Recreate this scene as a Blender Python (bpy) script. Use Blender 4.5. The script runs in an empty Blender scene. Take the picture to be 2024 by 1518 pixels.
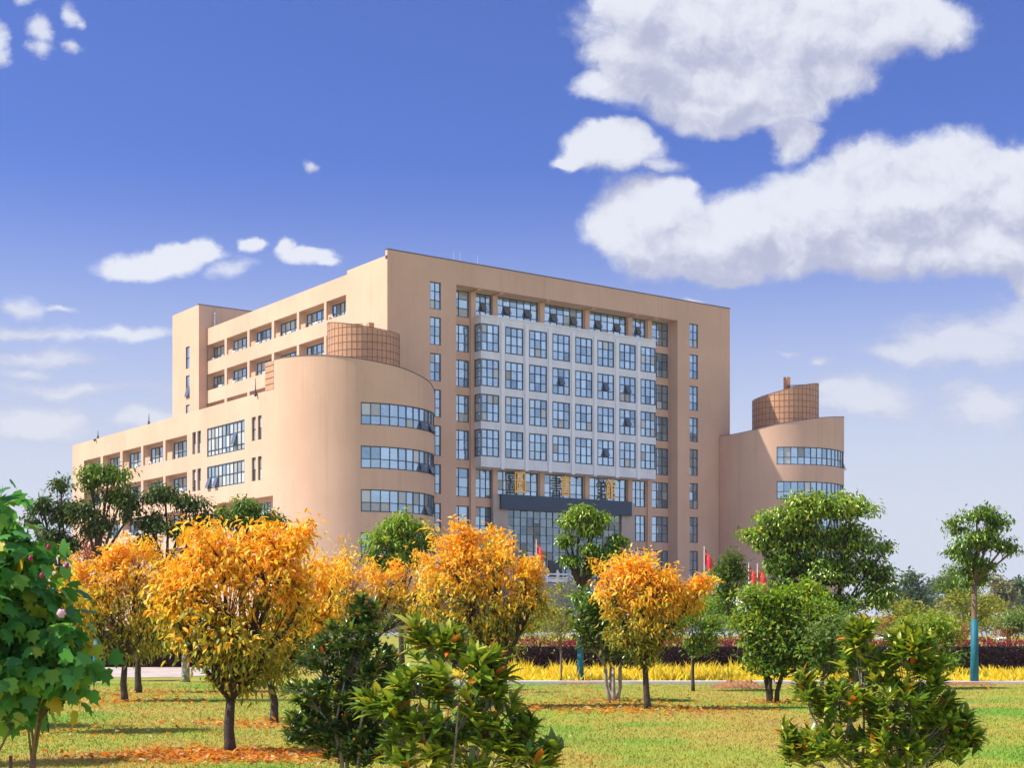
import bpy, math, random
import numpy as np
from mathutils import Vector
random.seed(7); RNG = np.random.default_rng(11)
R = math.radians
scene = bpy.context.scene
COL = scene.collection

# ------------------------------------------------------------------ camera
F, CX, HY, EYE = 2842.0, 1012.0, 1218.0, 1.6       # focal length and horizon in photo pixels (2024 wide), eye height
cam_d = bpy.data.cameras.new("camera"); cam = bpy.data.objects.new("camera", cam_d); COL.objects.link(cam)
cam.location = (0, 0, EYE); cam.rotation_euler = (R(90), 0, 0)
cam_d.sensor_width = 36; cam_d.lens = 36*F/2024; cam_d.shift_y = (HY-759)/2024
cam_d.clip_start = 0.1; cam_d.clip_end = 9000
scene.camera = cam
def at(u, v, Y):                                    # a point Y metres ahead
    return Vector(((u-CX)/F*Y, Y, EYE+(HY-v)/F*Y))

# ------------------------------------------------------------------ light, exposure
SUN = Vector((-.648, -.130, .750)).normalized()
ELEV = math.asin(SUN.z); AZ = math.atan2(SUN.x, SUN.y)
sd = bpy.data.lights.new("sun", 'SUN'); so = bpy.data.objects.new("sun", sd); COL.objects.link(so)
sd.energy = 5.0; sd.angle = R(.53); sd.color = (1, .945, .86)
so.rotation_euler = SUN.to_track_quat('Z', 'Y').to_euler(); so.location = (-60, -20, 60)
scene.view_settings.view_transform = 'Standard'; scene.view_settings.look = 'None'
scene.view_settings.exposure = 0.56; scene.view_settings.gamma = 1
scene.cycles.max_bounces = 6; scene.cycles.transparent_max_bounces = 4
scene.cycles.sample_clamp_indirect = 6

# ------------------------------------------------------------------ node helpers
class NT:
    def __init__(s, nt): s.nt = nt; s.n = nt.nodes; s.l = nt.links
    def new(s, t, **kw):
        n = s.n.new(t)
        for k, v in kw.items(): setattr(n, k, v)
        return n
    def put(s, sock, v):
        if isinstance(v, bpy.types.NodeSocket): s.l.new(v, sock)
        elif v is not None:
            if hasattr(sock.default_value, '__len__') and not hasattr(v, '__len__'): v = (v,)*len(sock.default_value)
            if hasattr(v, '__len__') and len(v) == 3 and len(sock.default_value) == 4: v = (*v, 1)
            sock.default_value = v
    def math(s, op, a, b=None, c=None, clamp=False):
        n = s.new('ShaderNodeMath', operation=op, use_clamp=clamp)
        for i, v in enumerate((a, b, c)): s.put(n.inputs[i], v) if v is not None else None
        return n.outputs[0]
    def vec(s, op, a, b=None, c=None):
        n = s.new('ShaderNodeVectorMath', operation=op)
        for i, v in enumerate((a, b, c)): s.put(n.inputs[i], v) if v is not None else None
        return n.outputs['Value'] if op in ('LENGTH', 'DOT_PRODUCT') else n.outputs[0]
    def mix(s, f, a, b, mode='MIX'):
        n = s.new('ShaderNodeMix', data_type='RGBA', blend_type=mode)
        s.put(n.inputs[0], f); s.put(n.inputs[6], a); s.put(n.inputs[7], b); return n.outputs[2]
    def noise(s, vec=None, scale=1, detail=4, rough=.55, out=0):
        n = s.new('ShaderNodeTexNoise'); s.put(n.inputs['Scale'], scale); s.put(n.inputs['Detail'], detail)
        s.put(n.inputs['Roughness'], rough)
        if vec is not None: s.put(n.inputs['Vector'], vec)
        return n.outputs[out]
    def rng(s, v, a, b, c=0, d=1, smooth=True):
        n = s.new('ShaderNodeMapRange', interpolation_type='SMOOTHSTEP' if smooth else 'LINEAR')
        for i, x in enumerate((v, a, b, c, d)): s.put(n.inputs[i], x)
        return n.outputs[0]
    def comb(s, x, y, z=0):
        n = s.new('ShaderNodeCombineXYZ')
        for i, v in enumerate((x, y, z)): s.put(n.inputs[i], v)
        return n.outputs[0]
    def sep(s, v):
        n = s.new('ShaderNodeSeparateXYZ'); s.put(n.inputs[0], v); return n.outputs

# ------------------------------------------------------------------ sky with its clouds (by direction)
world = bpy.data.worlds.new("World"); scene.world = world; world.use_nodes = True
W = NT(world.node_tree); W.n.clear()
wo = W.new('ShaderNodeOutputWorld'); bg = W.new('ShaderNodeBackground'); bg.inputs[1].default_value = 0.15
W.l.new(bg.outputs[0], wo.inputs[0])
sky = W.new('ShaderNodeTexSky', sky_type='NISHITA', sun_disc=False)
sky.sun_elevation = ELEV; sky.sun_rotation = AZ % (2*math.pi); sky.altitude = 50; sky.air_density = 1.0
sky.dust_density = .6; sky.ozone_density = 2.0
geo = W.new('ShaderNodeNewGeometry')
D = W.vec('SCALE', geo.outputs['Incoming']); D.node.inputs['Scale'].default_value = -1
dx, dy, dz = W.sep(D)
BLOBS = [  # heading and height of each puff (thousandths of the photo's pixel), half sizes, density
 (1400,50,230,105,1),(1570,60,230,95,1),(1750,45,160,55,1),(1270,110,110,90,.9),(1440,165,190,75,1),(1410,215,125,48,1),
 (1520,195,115,60,.9),(1645,150,95,50,.75),(1565,275,48,50,.8),(1205,175,60,38,.7),(1850,62,62,50,.8),(1250,10,80,60,1),
 (1205,292,92,40,1),(1235,268,52,30,1),(1290,322,55,18,.55),(1130,315,42,16,.7),
 (1290,415,115,72,1),(1235,455,90,58,1),(1385,480,190,72,1),(1480,440,110,66,1),(1620,430,160,85,1.1),(1740,390,150,105,1.1),
 (1890,375,150,108,1.1),(2010,400,130,115,1.1),(1700,485,280,62,1),(1960,490,170,66,1),(1420,530,90,30,.9),(2022,570,34,44,.7),
 (1330,372,55,28,1),(2150,420,150,120,1),
 (295,518,100,27,.8),(392,494,58,26,.74),(340,500,50,24,.7),(495,478,28,20,.7),(605,504,58,22,.74),(562,487,24,20,.7),(455,530,50,20,.4),(645,516,26,12,.7),
 (5,85,28,42,.66),(14,112,24,22,.6),(88,62,22,30,.66),(80,98,24,22,.62),(142,28,18,26,.6),(155,42,12,14,.5),(138,93,20,15,.55),(60,0,26,14,.6),(612,332,18,13,.5),
 (1900,680,165,56,.67),(1800,697,100,28,.62),(2000,645,90,54,.67),(1700,785,130,50,.67),(1640,770,60,30,.6),(1950,800,115,54,.62),(1620,716,28,15,.4),(1552,697,28,12,.4),
 (1368,596,18,8,.6),
 (90,655,230,16,.5),(265,655,120,13,.55),(60,705,140,24,.5),(30,605,50,22,.5),(120,603,45,9,.45),(60,835,170,44,.62),(290,822,80,28,.66),(160,765,260,20,.45),(40,735,60,18,.45),
 (-120,300,90,60,.8),(2180,760,120,70,.6)]
yy = W.math('MAXIMUM', dy, .02)
cu = W.math('MULTIPLY', W.math('DIVIDE', dx, yy), F/1000); cv = W.math('MULTIPLY', W.math('DIVIDE', dz, yy), F/1000)
C0 = W.comb(cu, cv)
warp = W.vec('SUBTRACT', W.noise(C0, 5.5, 7, .62, out=1), (.5, .5, .5))
C1 = W.vec('ADD', C0, W.vec('MULTIPLY', warp, (.12, .085, 0)))
def field(c, blobs):
    acc = None
    for (u, v, ru, rv, k) in blobs:
        ir = (1000/ru*.79, 1000/rv*.79, 0)
        q = W.vec('LENGTH', W.vec('MULTIPLY_ADD', c, ir, (-(u-CX)/1000*ir[0], -(HY-v)/1000*ir[1], 0)))
        d = W.math('MULTIPLY_ADD', q, -k, k)
        acc = d if acc is None else W.math('SMOOTH_MAX', acc, d, .15)
    return acc
SOLID = [b for b in BLOBS if b[4] >= .68]; WISP = [b for b in BLOBS if b[4] < .68]
f0 = field(C1, SOLID)
f1 = field(W.vec('ADD', C1, (-.03, .06, 0)), [b for b in SOLID if b[2] > 60 and b[3] > 32])
n1 = W.math('SUBTRACT', W.noise(C1, 10, 8, .62), .5); n2 = W.math('SUBTRACT', W.noise(W.vec('ADD', C0, (3, 5, 1)), 5, 6, .6), .5)
n1s = W.math('SUBTRACT', W.noise(W.vec('ADD', C1, (-.016, .03, 0)), 10, 8, .62), .5)
n3 = W.math('SUBTRACT', W.noise(C0, 36, 6, .65), .5)
dens = W.math('ADD', W.math('ADD', f0, W.math('MULTIPLY', n3, .14)), W.math('MULTIPLY', n1, .55))
st = W.math('SUBTRACT', W.noise(W.vec('MULTIPLY', C1, (1, 2.6, 1)), 7, 7, .65), .5)
wisp = W.rng(W.math('ADD', field(C1, WISP), W.math('MULTIPLY', st, .9)), .0, .50, 0, .88)
front = W.rng(dy, .05, .2)
alpha = W.math('MULTIPLY', W.math('MAXIMUM', W.rng(dens, .02, .36), wisp), front)
# bright clouds out of view, added as fill light for the shaded walls
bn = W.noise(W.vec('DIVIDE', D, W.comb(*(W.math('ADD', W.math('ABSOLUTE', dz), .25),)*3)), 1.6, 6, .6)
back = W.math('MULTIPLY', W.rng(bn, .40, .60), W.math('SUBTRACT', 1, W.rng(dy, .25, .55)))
skyc = W.mix(1, sky.outputs[0], (.30, .365, .69), 'MULTIPLY')
el = W.math('MAXIMUM', dz, 0)
skyc = W.mix(W.rng(el, .05, .31, 1.0, .0), skyc, (3.05, 3.3, 3.85))
relief = W.math('SUBTRACT', f0, f1)                 # sunlit shoulders against greyer bases
lit = W.rng(W.math('ADD', W.math('MULTIPLY', relief, .7), W.math('ADD', W.math('MULTIPLY', W.math('SUBTRACT', n1, n1s), 1.5), W.math('MULTIPLY', n2, .9))), -.42, .42)
cloudc = W.mix(W.math('MAXIMUM', lit, W.math('MULTIPLY', wisp, .85)), (2.35, 2.45, 3.15), (3.95, 4.05, 4.35))
final = W.mix(W.math('MULTIPLY', alpha, .91), skyc, cloudc)
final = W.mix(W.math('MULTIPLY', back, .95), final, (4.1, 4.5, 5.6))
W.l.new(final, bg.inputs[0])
world.cycles.sampling_method = 'MANUAL'; world.cycles.sample_map_resolution = 512

# ------------------------------------------------------------------ materials
MATS = {}
def mat(name, col=(.5, .5, .5), rough=.7, metal=0., spec=.4, vary=None, scale=1., bump=0., bscale=30., streak=None):
    if name in MATS: return MATS[name]
    m = bpy.data.materials.new(name); m.use_nodes = True; n = NT(m.node_tree)
    b = n.n['Principled BSDF']; b.inputs['Roughness'].default_value = rough; b.inputs['Metallic'].default_value = metal
    b.inputs['Specular IOR Level'].default_value = spec
    tc = n.new('ShaderNodeTexCoord').outputs['Object']; c = (*col, 1)
    if vary: c = n.mix(n.rng(n.noise(tc, scale, 5, .6), .3, .7), col, vary)
    if streak:
        st = n.noise(n.vec('MULTIPLY', tc, (1.1, 1.1, .05)), 1.2, 5, .7)
        c = n.mix(n.math('MULTIPLY', n.rng(st, .5, .75), streak[3]), c, streak[:3])
    n.put(b.inputs['Base Color'], c)
    if bump:
        bn = n.new('ShaderNodeBump'); bn.inputs['Strength'].default_value = bump; bn.inputs['Distance'].default_value = .02
        n.l.new(n.noise(tc, bscale, 4), bn.inputs['Height']); n.l.new(bn.outputs[0], b.inputs['Normal'])
    MATS[name] = m; return m
STUCCO = mat('peach_stucco', (.70, .450, .315), .9, spec=.15, vary=(.62, .392, .272), scale=.13, streak=(.46, .30, .22, .4), bump=.2, bscale=14)
WHITEP = mat('white_panel', (.80, .80, .83), .7, spec=.2, vary=(.70, .70, .74), scale=.5, streak=(.42, .43, .46, .4))
FRAME = mat('dark_frame', (.035, .06, .085), .5)
COPING = mat('dark_coping', (.12, .10, .11), .6)
CANOPY = mat('navy_fascia', (.028, .058, .105), .45, vary=(.022, .048, .09), scale=.3)
TILE = mat('orange_tile', (.60, .32, .17), .45, vary=(.5, .26, .14), scale=1.4)
GRID = mat('tile_joint', (.20, .10, .06), .7)
STONE = mat('grey_stone', (.40, .36, .35), .8, vary=(.32, .29, .28), scale=.7)
MARBLE = mat('white_marble', (.80, .80, .82), .5)
GOLD = mat('gold_leaf', (.85, .46, .10), .35, metal=.7)
BLACKED = mat('dark_sign_back', (.02, .025, .05), .5)
ROOF = mat('grey_roof', (.32, .31, .30), .9)
WHITEM = mat('white_metal', (.78, .79, .82), .5)
DARKM = mat('dark_metal', (.05, .05, .06), .5)
REDF = mat('red_cloth', (.62, .02, .03), .7)
YEL = mat('yellow_cloth', (.8, .55, .03), .7)
BARK = mat('brown_bark', (.085, .06, .045), .95, vary=(.05, .035, .03), scale=9, bump=.8, bscale=40)
BARKL = mat('light_bark', (.26, .17, .11), .95, vary=(.17, .11, .075), scale=9, bump=.8, bscale=40)
BARKW = mat('pale_stem', (.40, .36, .31), .9, vary=(.24, .21, .18), scale=9)
WRAP = mat('teal_wrap', (.008, .15, .20), .6, vary=(.006, .11, .17), scale=3)
SOIL = mat('brown_soil', (.30, .14, .05), .95, vary=(.18, .08, .035), scale=3, bump=1, bscale=8)

def glass_mat():
    m = bpy.data.materials.new('window_glass'); m.use_nodes = True; n = NT(m.node_tree); b = n.n['Principled BSDF']
    at_ = n.new('ShaderNodeAttribute', attribute_name='Col')
    n.l.new(at_.outputs['Color'], b.inputs['Base Color'])
    n.l.new(at_.outputs['Alpha'], b.inputs['Metallic']); b.inputs['Roughness'].default_value = .06
    tc = n.new('ShaderNodeTexCoord').outputs['Object']
    bn = n.new('ShaderNodeBump'); bn.inputs['Strength'].default_value = .25; bn.inputs['Distance'].default_value = .05
    n.l.new(n.noise(tc, 1.1, 2), bn.inputs['Height']); n.l.new(bn.outputs[0], b.inputs['Normal'])
    return m
GLASS = glass_mat()
def leaf_mat(name, gloss=.35, trans=.32, rough=.42):
    m = bpy.data.materials.new(name); m.use_nodes = True; n = NT(m.node_tree); b = n.n['Principled BSDF']
    c = n.new('ShaderNodeAttribute', attribute_name='Col').outputs['Color']
    n.l.new(c, b.inputs['Base Color']); b.inputs['Roughness'].default_value = rough; b.inputs['Specular IOR Level'].default_value = gloss
    t = n.new('ShaderNodeBsdfTranslucent'); n.l.new(n.mix(1, c, (1.25, 1.15, .7), 'MULTIPLY'), t.inputs[0])
    ms = n.new('ShaderNodeMixShader'); ms.inputs[0].default_value = trans
    n.l.new(b.outputs[0], ms.inputs[1]); n.l.new(t.outputs[0], ms.inputs[2])
    n.l.new(ms.outputs[0], n.n['Material Output'].inputs[0]); return m
LEAF = leaf_mat('thin_leaf', .3, .44); GLOSSY = leaf_mat('glossy_leaf', .6, .26, .28)

# ------------------------------------------------------------------ mesh helpers
class MB:
    def __init__(s): s.v = []; s.f = []; s.c = []
    def quad(s, a, b, c, d, col=None):
        i = len(s.v); s.v += [tuple(a), tuple(b), tuple(c), tuple(d)]; s.f.append((i, i+1, i+2, i+3)); s.c.append(col)
    def box(s, x0, x1, y0, y1, z0, z1, M=None, n=1):
        M = M or (lambda x, y, z: (x, y, z))
        xs = [x0+(x1-x0)*i/n for i in range(n+1)]; i = len(s.v)
        for x in xs:
            for (y, z) in ((y0, z0), (y1, z0), (y1, z1), (y0, z1)): s.v.append(tuple(M(x, y, z)))
        for k in range(n):
            a = i+4*k
            for j in range(4): s.f.append((a+j, a+(j+1) % 4, a+4+(j+1) % 4, a+4+j)); s.c.append(None)
        s.f.append((i, i+1, i+2, i+3)); e = i+4*n; s.f.append((e+3, e+2, e+1, e)); s.c += [None, None]
    def tube(s, pts, rad, n=6):
        base = len(s.v); pts = [Vector(p) for p in pts]
        for k, p in enumerate(pts):
            d = (pts[min(k+1, len(pts)-1)]-pts[max(k-1, 0)])
            d = d.normalized() if d.length > 1e-6 else Vector((0, 0, 1))
            a = d.cross(Vector((.31, .9, .2))).normalized() if abs(d.z) > .7 else d.cross(Vector((0, 0, 1))).normalized()
            b = d.cross(a)
            for j in range(n):
                t = 2*math.pi*j/n; s.v.append(tuple(p+(a*math.cos(t)+b*math.sin(t))*rad[k]))
        for k in range(len(pts)-1):
            for j in range(n):
                s.f.append((base+k*n+j, base+k*n+(j+1) % n, base+(k+1)*n+(j+1) % n, base+(k+1)*n+j)); s.c.append(None)
        s.f.append(tuple(base+j for j in range(n))[::-1]); s.c.append(None)
        e = base+(len(pts)-1)*n; s.f.append(tuple(e+j for j in range(n))); s.c.append(None)
    def build(s, name, m, parent=None, smooth=False):
        me = bpy.data.meshes.new(name); me.from_pydata(s.v, [], s.f); me.update()
        for mm in (m if isinstance(m, (list, tuple)) else [m]): me.materials.append(mm)
        if any(c is not None for c in s.c):
            a = me.attributes.new('Col', 'FLOAT_COLOR', 'FACE')
            a.data.foreach_set('color', np.array([tuple(c or (.3, .3, .3))[:3]+((c[3],) if c and len(c) > 3 else (1,)) for c in s.c], 'f').ravel())
        if smooth: me.polygons.foreach_set('use_smooth', [True]*len(me.polygons))
        return link(name, me, parent)
def link(name, me, parent=None):
    o = bpy.data.objects.new(name, me); COL.objects.link(o)
    if parent: o.parent = parent
    return o
def thing(name, label, cat, loc=(0, 0, 0), rz=0, group=None):
    o = bpy.data.objects.new(name, None); COL.objects.link(o); o.location = loc; o.rotation_euler = (0, 0, rz)
    return tag(o, label, cat, group)
def tag(o, label, cat, group=None):
    o['label'] = label; o['category'] = cat
    if group: o['group'] = group
    return o
def setting(o, kind='structure', label=None, cat=None):
    o['kind'] = kind
    if label: o['label'] = label; o['category'] = cat
    return o

# ================================================================== GROUND
def lawn_color(n):
    p = n.new('ShaderNodeNewGeometry').outputs['Position']; p = n.vec('MULTIPLY', p, (1, 1, 0))
    a = n.noise(n.vec('MULTIPLY', p, (1, .8, 0)), .42, 5, .62); b = n.noise(n.vec('ADD', p, (31, 7, 0)), .24, 4, .55)
    g = n.noise(n.vec('ADD', p, (90, 50, 0)), 2.2, 3, .6)
    c = n.mix(n.rng(a, .40, .60), (.37, .285, .06), (.27, .315, .045))
    c = n.mix(n.rng(b, .50, .64), c, (.13, .28, .03))
    c = n.mix(n.rng(b, .32, .40, .6, 0), c, (.34, .21, .07))
    return n.mix(n.rng(g, .3, .75, .0, .4), c, (.22, .17, .04))
GRASS_M = bpy.data.materials.new('lawn'); GRASS_M.use_nodes = True; gn = NT(GRASS_M.node_tree)
gb = gn.n['Principled BSDF']; gb.inputs['Roughness'].default_value = .95; gb.inputs['Specular IOR Level'].default_value = .1
gn.l.new(lawn_color(gn), gb.inputs['Base Color'])
gp = gn.new('ShaderNodeNewGeometry').outputs['Position']
bb = gn.new('ShaderNodeBump'); bb.inputs['Strength'].default_value = .35; bb.inputs['Distance'].default_value = .04
gn.l.new(gn.noise(gp, 18, 4), bb.inputs['Height']); gn.l.new(bb.outputs[0], gb.inputs['Normal'])
g = MB(); g.quad((-3000, -600, 0), (3000, -600, 0), (3000, 5000, 0), (-3000, 5000, 0))
setting(g.build('lawn', GRASS_M))
BLADE_M = bpy.data.materials.new('grass_blade'); BLADE_M.use_nodes = True; bn_ = NT(BLADE_M.node_tree)
bp_ = bn_.n['Principled BSDF']; bp_.inputs['Roughness'].default_value = .7; bp_.inputs['Specular IOR Level'].default_value = .15
bn_.l.new(bn_.mix(1, lawn_color(bn_), (1.12, 1.12, 1.0), 'MULTIPLY'), bp_.inputs['Base Color'])

def np_mesh(name, V, T, Q, m, cols=None, parent=None):
    """V (n,3); T (a,3); Q (b,4); cols per face, triangles first"""
    T = np.asarray(T, 'i').reshape(-1, 3); Q = np.asarray(Q, 'i').reshape(-1, 4)
    me = bpy.data.meshes.new(name); me.vertices.add(len(V)); me.vertices.foreach_set('co', np.asarray(V, 'f').ravel())
    lv = np.concatenate([T.ravel(), Q.ravel()]); me.loops.add(len(lv)); me.loops.foreach_set('vertex_index', lv)
    st = np.concatenate([np.arange(len(T))*3, len(T)*3+np.arange(len(Q))*4]); me.polygons.add(len(st))
    me.polygons.foreach_set('loop_start', st.astype('i'))
    me.update(calc_edges=True); me.materials.append(m)
    if cols is not None:
        a = me.attributes.new('Col', 'FLOAT_COLOR', 'FACE')
        a.data.foreach_set('color', np.concatenate([cols, np.ones((len(cols), 1))], 1).astype('f').ravel())
    return link(name, me, parent)

def blades(name, X, Y, h, w, m, cols=None, z0=0., bend=.5):
    n = len(X); az = RNG.uniform(0, 2*np.pi, n); le = RNG.normal(0, bend, (n, 2))*h[:, None]
    a = np.stack([X-np.cos(az)*w, Y-np.sin(az)*w, np.full(n, z0)], 1); b = np.stack([X+np.cos(az)*w, Y+np.sin(az)*w, np.full(n, z0)], 1)
    c = np.stack([X+le[:, 0], Y+le[:, 1], z0+h], 1)
    V = np.stack([a, b, c], 1).reshape(-1, 3); T = np.arange(3*n).reshape(-1, 3)
    return np_mesh(name, V, T, [], m, cols)
n = 170000; Y = 10.5*np.exp(RNG.uniform(0, 1, n)*math.log(34/10.5)); X = RNG.uniform(-.42, .42, n)*Y
setting(blades('grass', X, Y, RNG.uniform(.012, .042, n), RNG.uniform(.003, .006, n)*np.sqrt(Y/11), BLADE_M, bend=.7), 'stuff', 'short dry and green grass of the lawn', 'grass')

# kerb and paved path between lawn and flower bed
g = MB(); g.box(-1.5, 7.3, 33.55, 34.0, 0, .07); g.box(7.5, 13.5, 33.65, 34.1, 0, .06)
setting(g.build('kerb', mat('pale_kerb', (.62, .58, .56), .8, vary=(.48, .44, .42), scale=3)))
g = MB(); g.quad((-14.5, 37.2, .008), (-8.6, 37.2, .008), (-6.0, 44.5, .008), (-16, 44.5, .008))
setting(g.build('path', mat('pale_path', (.56, .46, .42), .85, vary=(.38, .30, .24), scale=1.4)))

g = MB(); g.quad((-75, 116, .004), (95, 116, .004), (95, 250, .004), (-75, 250, .004))
setting(g.build('plaza', mat('grey_paving', (.30, .30, .30), .85, vary=(.25, .25, .25), scale=.2)))

# ================================================================== LEAVES AND TREES
def unit(a): return a/np.maximum(np.linalg.norm(a, axis=1, keepdims=True), 1e-9)
def leaves(P, A, N, L, Wd, kind, curl=.25):
    """returns V, T, Q and faces-per-leaf (triangles, quads)"""
    A = unit(A); S = unit(np.cross(A, N)); N = np.cross(S, A); n = len(P); L = L[:, None]; Wd = Wd[:, None]
    if kind == 'lance':
        c = lambda t: P+A*L*t-N*L*curl*t*t
        v = [P, c(.33)-S*Wd*.46+N*Wd*.2, c(.33), c(.33)+S*Wd*.46+N*Wd*.2, c(.7)-S*Wd*.36+N*Wd*.15, c(.7), c(.7)+S*Wd*.36+N*Wd*.15, c(1.)]
        t = [(0, 2, 1), (0, 3, 2), (4, 5, 7), (5, 6, 7)]; q = [(1, 2, 5, 4), (2, 3, 6, 5)]
    elif kind == 'simple':
        v = [P, P+A*L*.45-S*Wd*.5+N*Wd*.18, P+A*L-N*L*curl, P+A*L*.45+S*Wd*.5+N*Wd*.18]
        t = [(0, 2, 1), (0, 3, 2)]; q = []
    else:                                            # broad lobed leaf
        out = [(0, .0), (-.30, -.02), (-.55, .22), (-.36, .40), (-.46, .66), (-.17, .66), (0, 1.0), (.17, .66), (.46, .66), (.36, .40), (.55, .22), (.30, -.02)]
        v = [P+A*L*.32-N*L*.05]+[P+A*L*y+S*Wd*x-N*L*curl*(abs(x)*.5+y*y) for x, y in out]
        t = [(0, 1+(i+1) % 12, 1+i) for i in range(12)]; q = []
    k = len(v); V = np.stack(v, 1).reshape(-1, 3); off = (np.arange(n)*k)[:, None, None]
    T = (np.array(t)[None]+off).reshape(-1, 3) if t else np.zeros((0, 3), 'i')
    Q = (np.array(q)[None]+off).reshape(-1, 4) if q else np.zeros((0, 4), 'i')
    return V, T, Q, len(t), len(q)
def crown_mesh(P, A, N, L, Wd, kind, cols, m, parent, name='crown', curl=.25):
    V, T, Q, a, b = leaves(P, A, N, L, Wd, kind, curl)
    C = np.concatenate([np.repeat(cols, a, 0), np.repeat(cols, b, 0)]) if b else np.repeat(cols, a, 0)
    return np_mesh(name, V, T, Q, m, C, parent)
def pick(pal, n, jitter=.16):
    c = np.array([p[:3] for p in pal], float); w = np.array([p[3] for p in pal], float); w /= w.sum()
    out = c[RNG.choice(len(c), n, p=w)]*RNG.uniform(1-jitter, 1+jitter, (n, 1))
    return np.clip(out*RNG.uniform(.93, 1.07, (n, 3)), 0, .95)

P_ORANGE = [(.92, .44, .028, 4.6), (.94, .57, .05, 3.6), (.86, .32, .02, .9), (.92, .70, .09, 2.5)]
P_AMBER = [(.84, .60, .05, 3), (.62, .54, .045, 2.8), (.86, .48, .03, 2), (.30, .29, .03, 1.2)]
P_OLIVE = [(.32, .32, .035, 3), (.18, .22, .03, 3), (.52, .42, .04, 1.5)]
P_GREEN = [(.12, .24, .02, 4), (.08, .17, .018, 3), (.21, .31, .025, 2), (.34, .38, .04, .6)]
P_BRIGHT = [(.24, .38, .022, 4), (.15, .28, .022, 3), (.37, .45, .035, 2), (.48, .46, .05, .6)]
P_DARK = [(.065, .12, .02, 4), (.045, .088, .018, 3), (.14, .19, .025, 1.2), (.42, .28, .05, .25)]
P_GREYG = [(.16, .25, .06, 4), (.11, .19, .05, 3), (.26, .33, .07, 1.5)]
P_HIB = [(.10, .32, .07, 4), (.07, .24, .06, 3), (.20, .42, .06, 2.4), (.36, .44, .06, .8), (.60, .46, .04, .35)]
P_MAG = [(.19, .30, .028, 4), (.10, .19, .024, 3.2), (.36, .43, .04, 2.8), (.52, .50, .06, 1.2), (.62, .18, .03, .22)]
P_MAGD = [(.07, .14, .026, 4), (.045, .095, .022, 4), (.17, .25, .04, 2), (.36, .40, .06, .9), (.65, .18, .04, .22)]
P_YOL = [(.42, .40, .05, 3), (.28, .32, .045, 3), (.18, .24, .04, 2)]

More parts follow.
